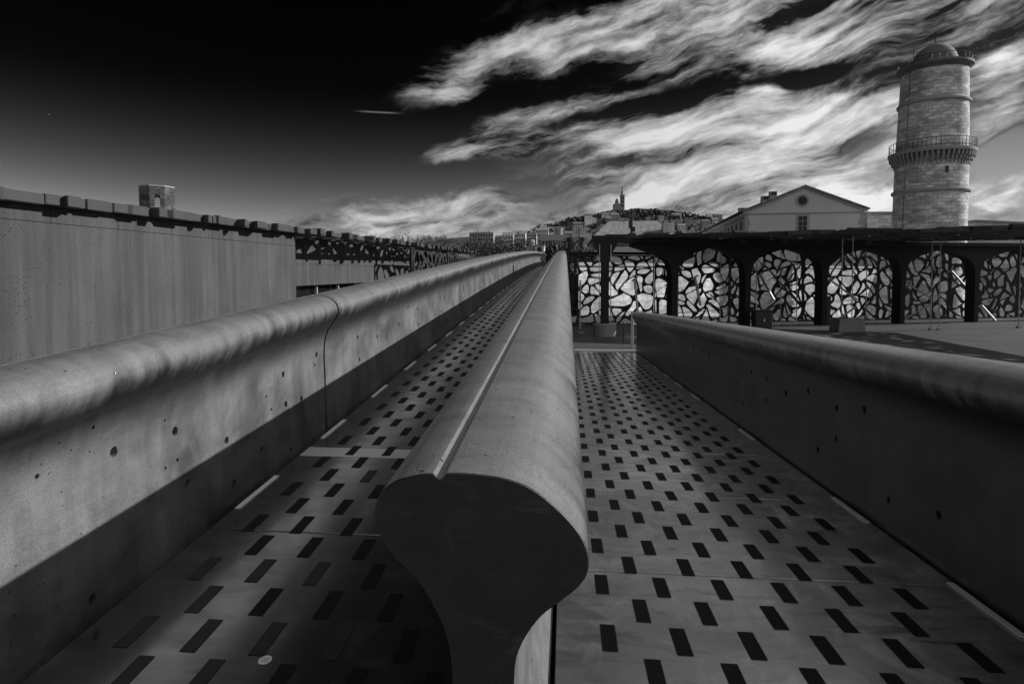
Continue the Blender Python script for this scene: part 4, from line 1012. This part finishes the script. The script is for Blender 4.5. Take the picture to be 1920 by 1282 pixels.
# ------------------------------------------------------------------ trees
def crown(mb, c, rx, rz, n, q, rnd):
    for _ in range(n):                                   # uneven: leaves gather in sub-clumps, gaps between
        lob = Vector((rnd.gauss(0,.5), rnd.gauss(0,.5), rnd.gauss(0,.42)))
        if lob.length > 1: lob.normalize()
        cc_ = Vector(c) + Vector((lob.x*rx, lob.y*rx, lob.z*rz)); cr = rx*rnd.uniform(.16, .34)
        for _k in range(14):
            d = Vector((rnd.gauss(0,1), rnd.gauss(0,1), rnd.gauss(0,1))).normalized()*cr*rnd.uniform(.6, 1.05)
            p = cc_ + d; a = Vector((rnd.gauss(0,1), rnd.gauss(0,1), rnd.gauss(0,1)+.6)).normalized(); b = a.orthogonal().normalized(); w = a.cross(b); s = q*rnd.uniform(.6, 1.4)
            mb.add([p+b*s, p+w*s*.6, p-b*s, p-w*s*.6], [(0,1,2,3)])
def tree(px_top, rx, rz, label, seed, n=60, q=.16, name='leafy_tree', base=None, group=None):
    rnd = random.Random(seed); x, y, zt_ = px_top; c = (x, y, zt_-rz*.8); b = FG if base is None else base
    t_ = thing(name, (x, y, b), label, 'tree', group); m = MB()
    m.tube([(x, y, b), (x+.1, y, (b+c[2])/2), (x, y, c[2])], [.24, .18, .1], 7)
    for k in range(5):
        a = k*1.26+rnd.random(); m.tube([(x, y, c[2]-rz*.6), (x+rx*.5*math.cos(a), y+rx*.5*math.sin(a), c[2]+rz*rnd.uniform(-.1, .4))], [.09, .03], 5)
    m.build('trunk', 'bark', t_); f = MB(); crown(f, c, rx, rz, n, q, rnd); f.build('crown', 'leaf', t_)
LT = [(((-20.679, 140.000, 10.282)), 3.2, 2.2, 'dark round tree before the apartment block'), (((-17.489, 145.000, 10.416)), 4.0, 2.4, 'broad dark tree right of the apartment block'), (((-14.450, 150.000, 10.808)), 4.2, 2.6, 'dark bushy tree before the town house row'),
      (((-12.876, 170.000, 12.820)), 3.3, 3.0, 'tall dark pine with flat crown among the town houses'), (((-9.192, 172.000, 12.770)), 3.0, 3.0, 'dark pine standing over the white box shed'), (((-9.032, 130.000, 9.090)), 2.8, 2.0, 'low dark tree left of the white box shed'),
      (((-11.792, 118.000, 7.857)), 3.6, 1.6, 'low wide bush by the gatehouse wing'), (((-16.317, 120.000, 8.075)), 3.8, 1.6, 'low wide bush below the apartment block'), (((-21.075, 125.000, 8.553)), 3.4, 1.6, 'scrubby bush at the end of the lattice roof'),
      (((-3.157, 118.000, 7.926)), 2.4, 1.4, 'small tree right of the gatehouse'), (((1.315, 84.000, 6.091)), 2.2, 1.9, 'dense dark shrub tree under the palms'), (((3.159, 82.000, 5.562)), 1.8, 1.8, 'dark shrub tree beside the arcade post'), (((0.135, 86.000, 5.956)), 1.7, 1.6, 'dark shrub tree just behind the middle parapet')]
for i, (p, rx, rz, lb) in enumerate(LT): tree(p, rx, rz, lb, 100+i, 70 if p[1] > 100 else 80, .17 if p[1] > 100 else .12)
def palm(x, y, zc, r, label, seed):
    rnd = random.Random(seed); p = thing('palm_tree', (x, y, FG), label, 'palm'); m = MB()
    m.tube([(x, y, FG), (x+.05, y, zc)], [.3, .24], 8); m.build('trunk', 'bark', p)
    for k in range(34):
        a = rnd.uniform(0, 6.28); up = rnd.uniform(-.3, 1.3); f = MB(); pts = []
        for s in range(7):
            u = s/6; rr = r*u*math.cos(up*(1-.3*u)); zz = zc + r*u*math.sin(up) - r*.75*u*u
            pts.append(Vector((x+rr*math.cos(a), y+rr*math.sin(a), zz)))
        for s in range(6):
            d = pts[s+1]-pts[s]; sd_ = d.cross(Vector((0,0,1))).normalized()
            for q_ in range(4):
                o_ = pts[s]+d*(q_/4); ll = r*.22*(1-.6*(s+q_/4)/6.5)
                for sg in (-1, 1):
                    tip = o_ + sd_*sg*ll + d*.35 + Vector((0,0,-ll*.45)); f.add([o_, o_+d*.16, tip], [(0,1,2)])
        f.build('frond', 'leaf', p)
p = (0.504, 85.000, 6.888); palm(p[0], p[1], p[2], 1.35, 'palm tree with drooping fronds, left of a pair', 5)
p = (2.197, 84.000, 6.901); palm(p[0], p[1], p[2], 1.4, 'palm tree with spreading fronds, right of a pair', 6)
# bare winter trees behind the lattice roof
def bare(x, y, zt_, label, seed):
    rnd = random.Random(seed); b = FG; t_ = thing('bare_tree', (x, y, b), label, 'tree', 'bare trees beyond the pavilion'); m = MB(); H = zt_-b
    tm_ = MB(); tm_.tube([(x, y, b), (x+.1, y, b+H*.55)], [.22, .15], 6); tm_.build('trunk', 'bark', t_)
    def grow(p, d, L, r, lv):
        e = p + d*L; m.tube([p, e], [r, r*.6], 4, False)
        if lv == 0: return
        for _ in range(3 if lv > 1 else 4):
            nd = (d + Vector((rnd.gauss(0,.5), rnd.gauss(0,.5), rnd.gauss(.12,.3)))).normalized(); grow(p + d*L*rnd.uniform(.55, 1), nd, L*rnd.uniform(.62, .82), r*.6, lv-1)
    for k in range(5):
        a = k*1.26 + rnd.random(); grow(Vector((x+.1, y, b+H*rnd.uniform(.45, .55))), Vector((math.cos(a)*.6, math.sin(a)*.6, 1)).normalized(), H*.2, .075, 3)
    m.build('branches', 'bark', t_)
BT = [
  ((-49.286, 128.000, 11.506), 'bare tree with rounded twig crown, nearest the pavilion corner'),
  ((-47.472, 133.000, 10.872), 'thin bare sapling between two bigger bare trees'),
  ((-45.112, 138.000, 11.919), 'bare tree with a dense flat-topped twig crown'),
  ((-39.228, 128.000, 10.401), 'pale bare tree behind the lattice roof, short'),
  ((-38.782, 133.000, 10.824), 'pale bare tree next to the vase-shaped one'),
  ((-37.804, 138.000, 11.751), 'bare tree with a wide vase-shaped crown'),
  ((-32.588, 128.000, 10.365), 'bare tree right of the vase-shaped one'),
  ((-32.143, 133.000, 10.907), 'bare tree in the middle of the close row'),
  ((-31.957, 138.000, 11.096), 'bare tree in the close row, beside the tallest'),
  ((-27.642, 128.000, 11.028), 'tallest bare tree of the close row'),
  ((-27.021, 133.000, 10.878), 'bare tree ending the close row')]
for i, (p, lb) in enumerate(BT): bare(p[0], p[1], p[2]+.6, lb, 200+i)
# ------------------------------------------------------------------ floodlight on the arcade roof
p = (2.765, 25.600, 3.949)
fl = thing('floodlight', p, 'black floodlight standing up on the arcade roof', 'floodlight')
MB().bar((p[0], p[1], 3.86), (p[0], p[1], p[2]+.3), .09).build('stem', 'darkmetal', fl)
MB().box(p[0]-.12, p[0]+.05, p[1]-.1, p[1]+.12, p[2]+.28, p[2]+.6).build('lamp_head', 'darkmetal', fl, bevel=.02)
MB().box(p[0]+.02, p[0]+.16, p[1]-.08, p[1]+.1, p[2]+.12, p[2]+.33).build('driver_box', 'darkmetal', fl, bevel=.02)
MB().box(p[0]-.12, p[0]+.18, p[1]-.12, p[1]+.12, 3.87, 4.02).build('base', 'darkmetal', fl, bevel=.01)
# ------------------------------------------------------------------ sticker on the bridge slabs
p = (-1.204, 2.243)
sk = thing('sticker', (p[0], p[1], zL(p[1])), 'small round white sticker stuck beside a grip strip', 'sticker')
MB().prism([(.026*math.cos(R(a)), .026*math.sin(R(a))) for a in range(0, 360, 12)], lambda u, v: (p[0]+u, p[1]+v, zL(p[1]+v)+.0030), lambda u, v: (p[0]+u, p[1]+v, zL(p[1]+v)+.0042)).build('disc', 'white', sk)
for k in (-1, 0, 1): MB().prism([(-.017, k*.010-.002), (.017, k*.010-.002), (.017, k*.010+.002), (-.017, k*.010+.002)], lambda u, v: (p[0]+u, p[1]+v, zL(p[1]+v)+.0044), lambda u, v: (p[0]+u, p[1]+v, zL(p[1]+v)+.0048)).build('print_line', 'metal', sk)
# ------------------------------------------------------------------ person leaning on the parapet
Yp = 25.0; zd = zL(Yp)
per = thing('person', (-.72, Yp, zd), 'person in black coat bent over the parapet, dark hair hanging, carrying a patterned bag', 'person')
def skin(name, nodes, edges_, m, parent, lv=2):
    me = bpy.data.meshes.new(name); org = Vector(parent.location)
    me.from_pydata([tuple(Vector(n_[0])-org) for n_ in nodes], edges_, []); o = bpy.data.objects.new(name, me); col.objects.link(o)
    sm = o.modifiers.new('skin', 'SKIN'); sv = me.skin_vertices[0].data
    for i, n_ in enumerate(nodes): sv[i].radius = n_[1] if isinstance(n_[1], tuple) else (n_[1], n_[1])
    sv[0].use_root = True
    ss = o.modifiers.new('sub', 'SUBSURF'); ss.levels = lv; ss.render_levels = lv
    dg = bpy.context.evaluated_depsgraph_get(); m2 = bpy.data.meshes.new_from_object(o.evaluated_get(dg)); o.modifiers.clear(); o.data = m2
    for p_ in m2.polygons: p_.use_smooth = True
    m2.materials.clear(); m2.materials.append(M[m]); o.parent = parent; return o
def w3(x, y, z): return (-.72+x, Yp+y, zd+z)
body = skin('body', [(w3(0,0,.90),(.17,.14)), (w3(.04,0,1.10),(.17,.13)), (w3(.10,0,1.27),(.19,.13)), (w3(.19,0,1.37),(.075,.075)), (w3(.26,0,1.42),(.07,.07)),
   (w3(.12,-.17,1.29),.07), (w3(.22,-.23,1.10),.05), (w3(.40,-.14,1.22),.042), (w3(.46,-.11,1.235),.035),
   (w3(.12,.17,1.29),.07), (w3(.22,.23,1.10),.05), (w3(.40,.14,1.22),.042), (w3(.46,.11,1.235),.035),
   (w3(-.01,-.10,.82),.095), (w3(.05,-.11,.46),.07), (w3(.0,-.11,.10),.05), (w3(.14,-.12,.045),.04),
   (w3(-.01,.10,.82),.095), (w3(-.03,.11,.46),.07), (w3(-.10,.11,.10),.05), (w3(.05,.12,.045),.04)],
   [(0,1),(1,2),(2,3),(3,4),(2,5),(5,6),(6,7),(7,8),(2,9),(9,10),(10,11),(11,12),(0,13),(13,14),(14,15),(15,16),(0,17),(17,18),(18,19),(19,20)], 'coat', per)
head = skin('head', [(w3(.25,0,1.395),(.07,.07)), (w3(.28,0,1.43),(.095,.09)), (w3(.31,0,1.40),(.085,.08)), (w3(.345,0,1.35),(.055,.05)), (w3(.365,0,1.37),(.02,.02))], [(0,1),(1,2),(2,3),(2,4)], 'skin', per)
hr = skin('hair', [(w3(.22,0,1.43),(.085,.10)), (w3(.27,0,1.465),(.105,.105)), (w3(.33,0,1.44),(.07,.095)), (w3(.37,0,1.33),(.035,.085)), (w3(.36,-.06,1.22),(.02,.03)), (w3(.36,.06,1.22),(.02,.03))], [(0,1),(1,2),(2,3),(3,4),(3,5)], 'hair', per)
for s in (-1, 1):
    for k in range(5):
        x0, y0 = .47, s*.11 + (k-2)*.017
        L_ = [.045, .07, .075, .07, .055][k if s > 0 else 4-k]
        skin('finger', [(w3(x0, y0, 1.24), .009), (w3(x0+L_*.6, y0+(k-2)*.004, 1.243), .008), (w3(x0+L_, y0+(k-2)*.006, 1.225), .007)], [(0,1),(1,2)], 'skin', per, 1)
bg_ = thing('shoulder_bag', (-.93, Yp-.05, zd+.62), 'patterned cloth bag hanging at the side of the bent person', 'bag')
skin('pouch', [(w3(-.20,-.10,.78),(.05,.10)), (w3(-.21,-.10,.93),(.07,.14)), (w3(-.19,-.09,1.08),(.04,.11))], [(0,1),(1,2)], 'bag', bg_)
MB().tube([w3(-.20,-.18,1.08), w3(-.08,-.17,1.32), w3(.08,-.14,1.41), w3(.02,.10,1.38), w3(-.14,.06,1.2), w3(-.19,-.0,1.08)], .012, 5).build('strap', 'coat', bg_)
# ------------------------------------------------------------------ gulls
for i, (p, lb) in enumerate([
  ((-57.002, 70.000, 13.152), 'gull gliding above the pavilion roof, wings level'),
  ((-66.568, 80.000, 13.507), 'gull seen end-on just above the pavilion roof'),
  ((-100.635, 110.000, 33.085), 'gull high in the clear sky over the pavilion'),
  ((-60.575, 60.000, 14.044), 'gull low over the near end of the pavilion'),
  ((-14.383, 130.000, 17.770), 'dark gull below the cloud bank, wings raised'),
  ((-12.518, 120.000, 24.192), 'gull under the middle cloud band'),
  ((-10.478, 125.000, 23.634), 'gull banking under the middle cloud band'),
  ((0.062, 150.000, 17.333), 'gull left of the hilltop church')]):
    g_ = thing('gull', p, lb, 'bird', 'gulls in the sky'); k = (p[1]/120)**.5*.75; ca_, sa_ = math.cos(i*1.1), math.sin(i*1.1)*.35
    def gp(s, f, z): return (p[0]+(s*ca_-f*sa_)*k, p[1]+(s*sa_+f*ca_)*k, p[2]+z*k)
    MB().tube([gp(0,-.3,0), gp(0,-.15,.02), gp(0,.1,.02), gp(0,.35,0)], [.02*k, .07*k, .07*k, .015*k], 6).build('body', 'metal', g_)
    for s in (-1, 1):
        MB().add([gp(s*.04,-.12,.03), gp(s*.04,.14,.03), gp(s*.4,.08,.16), gp(s*.4,-.1,.16), gp(s*.8,.12,.05)] + [gp(s*.04,-.12,.01), gp(s*.04,.14,.01), gp(s*.4,.08,.14), gp(s*.4,-.1,.14), gp(s*.8,.12,.035)],
           [(0,1,2,3),(3,2,4),(8,7,6,5),(9,7,8),(0,3,8,5),(1,0,5,6),(2,1,6,7),(3,4,9,8),(4,2,7,9)]).build('wing', 'darkmetal', g_)
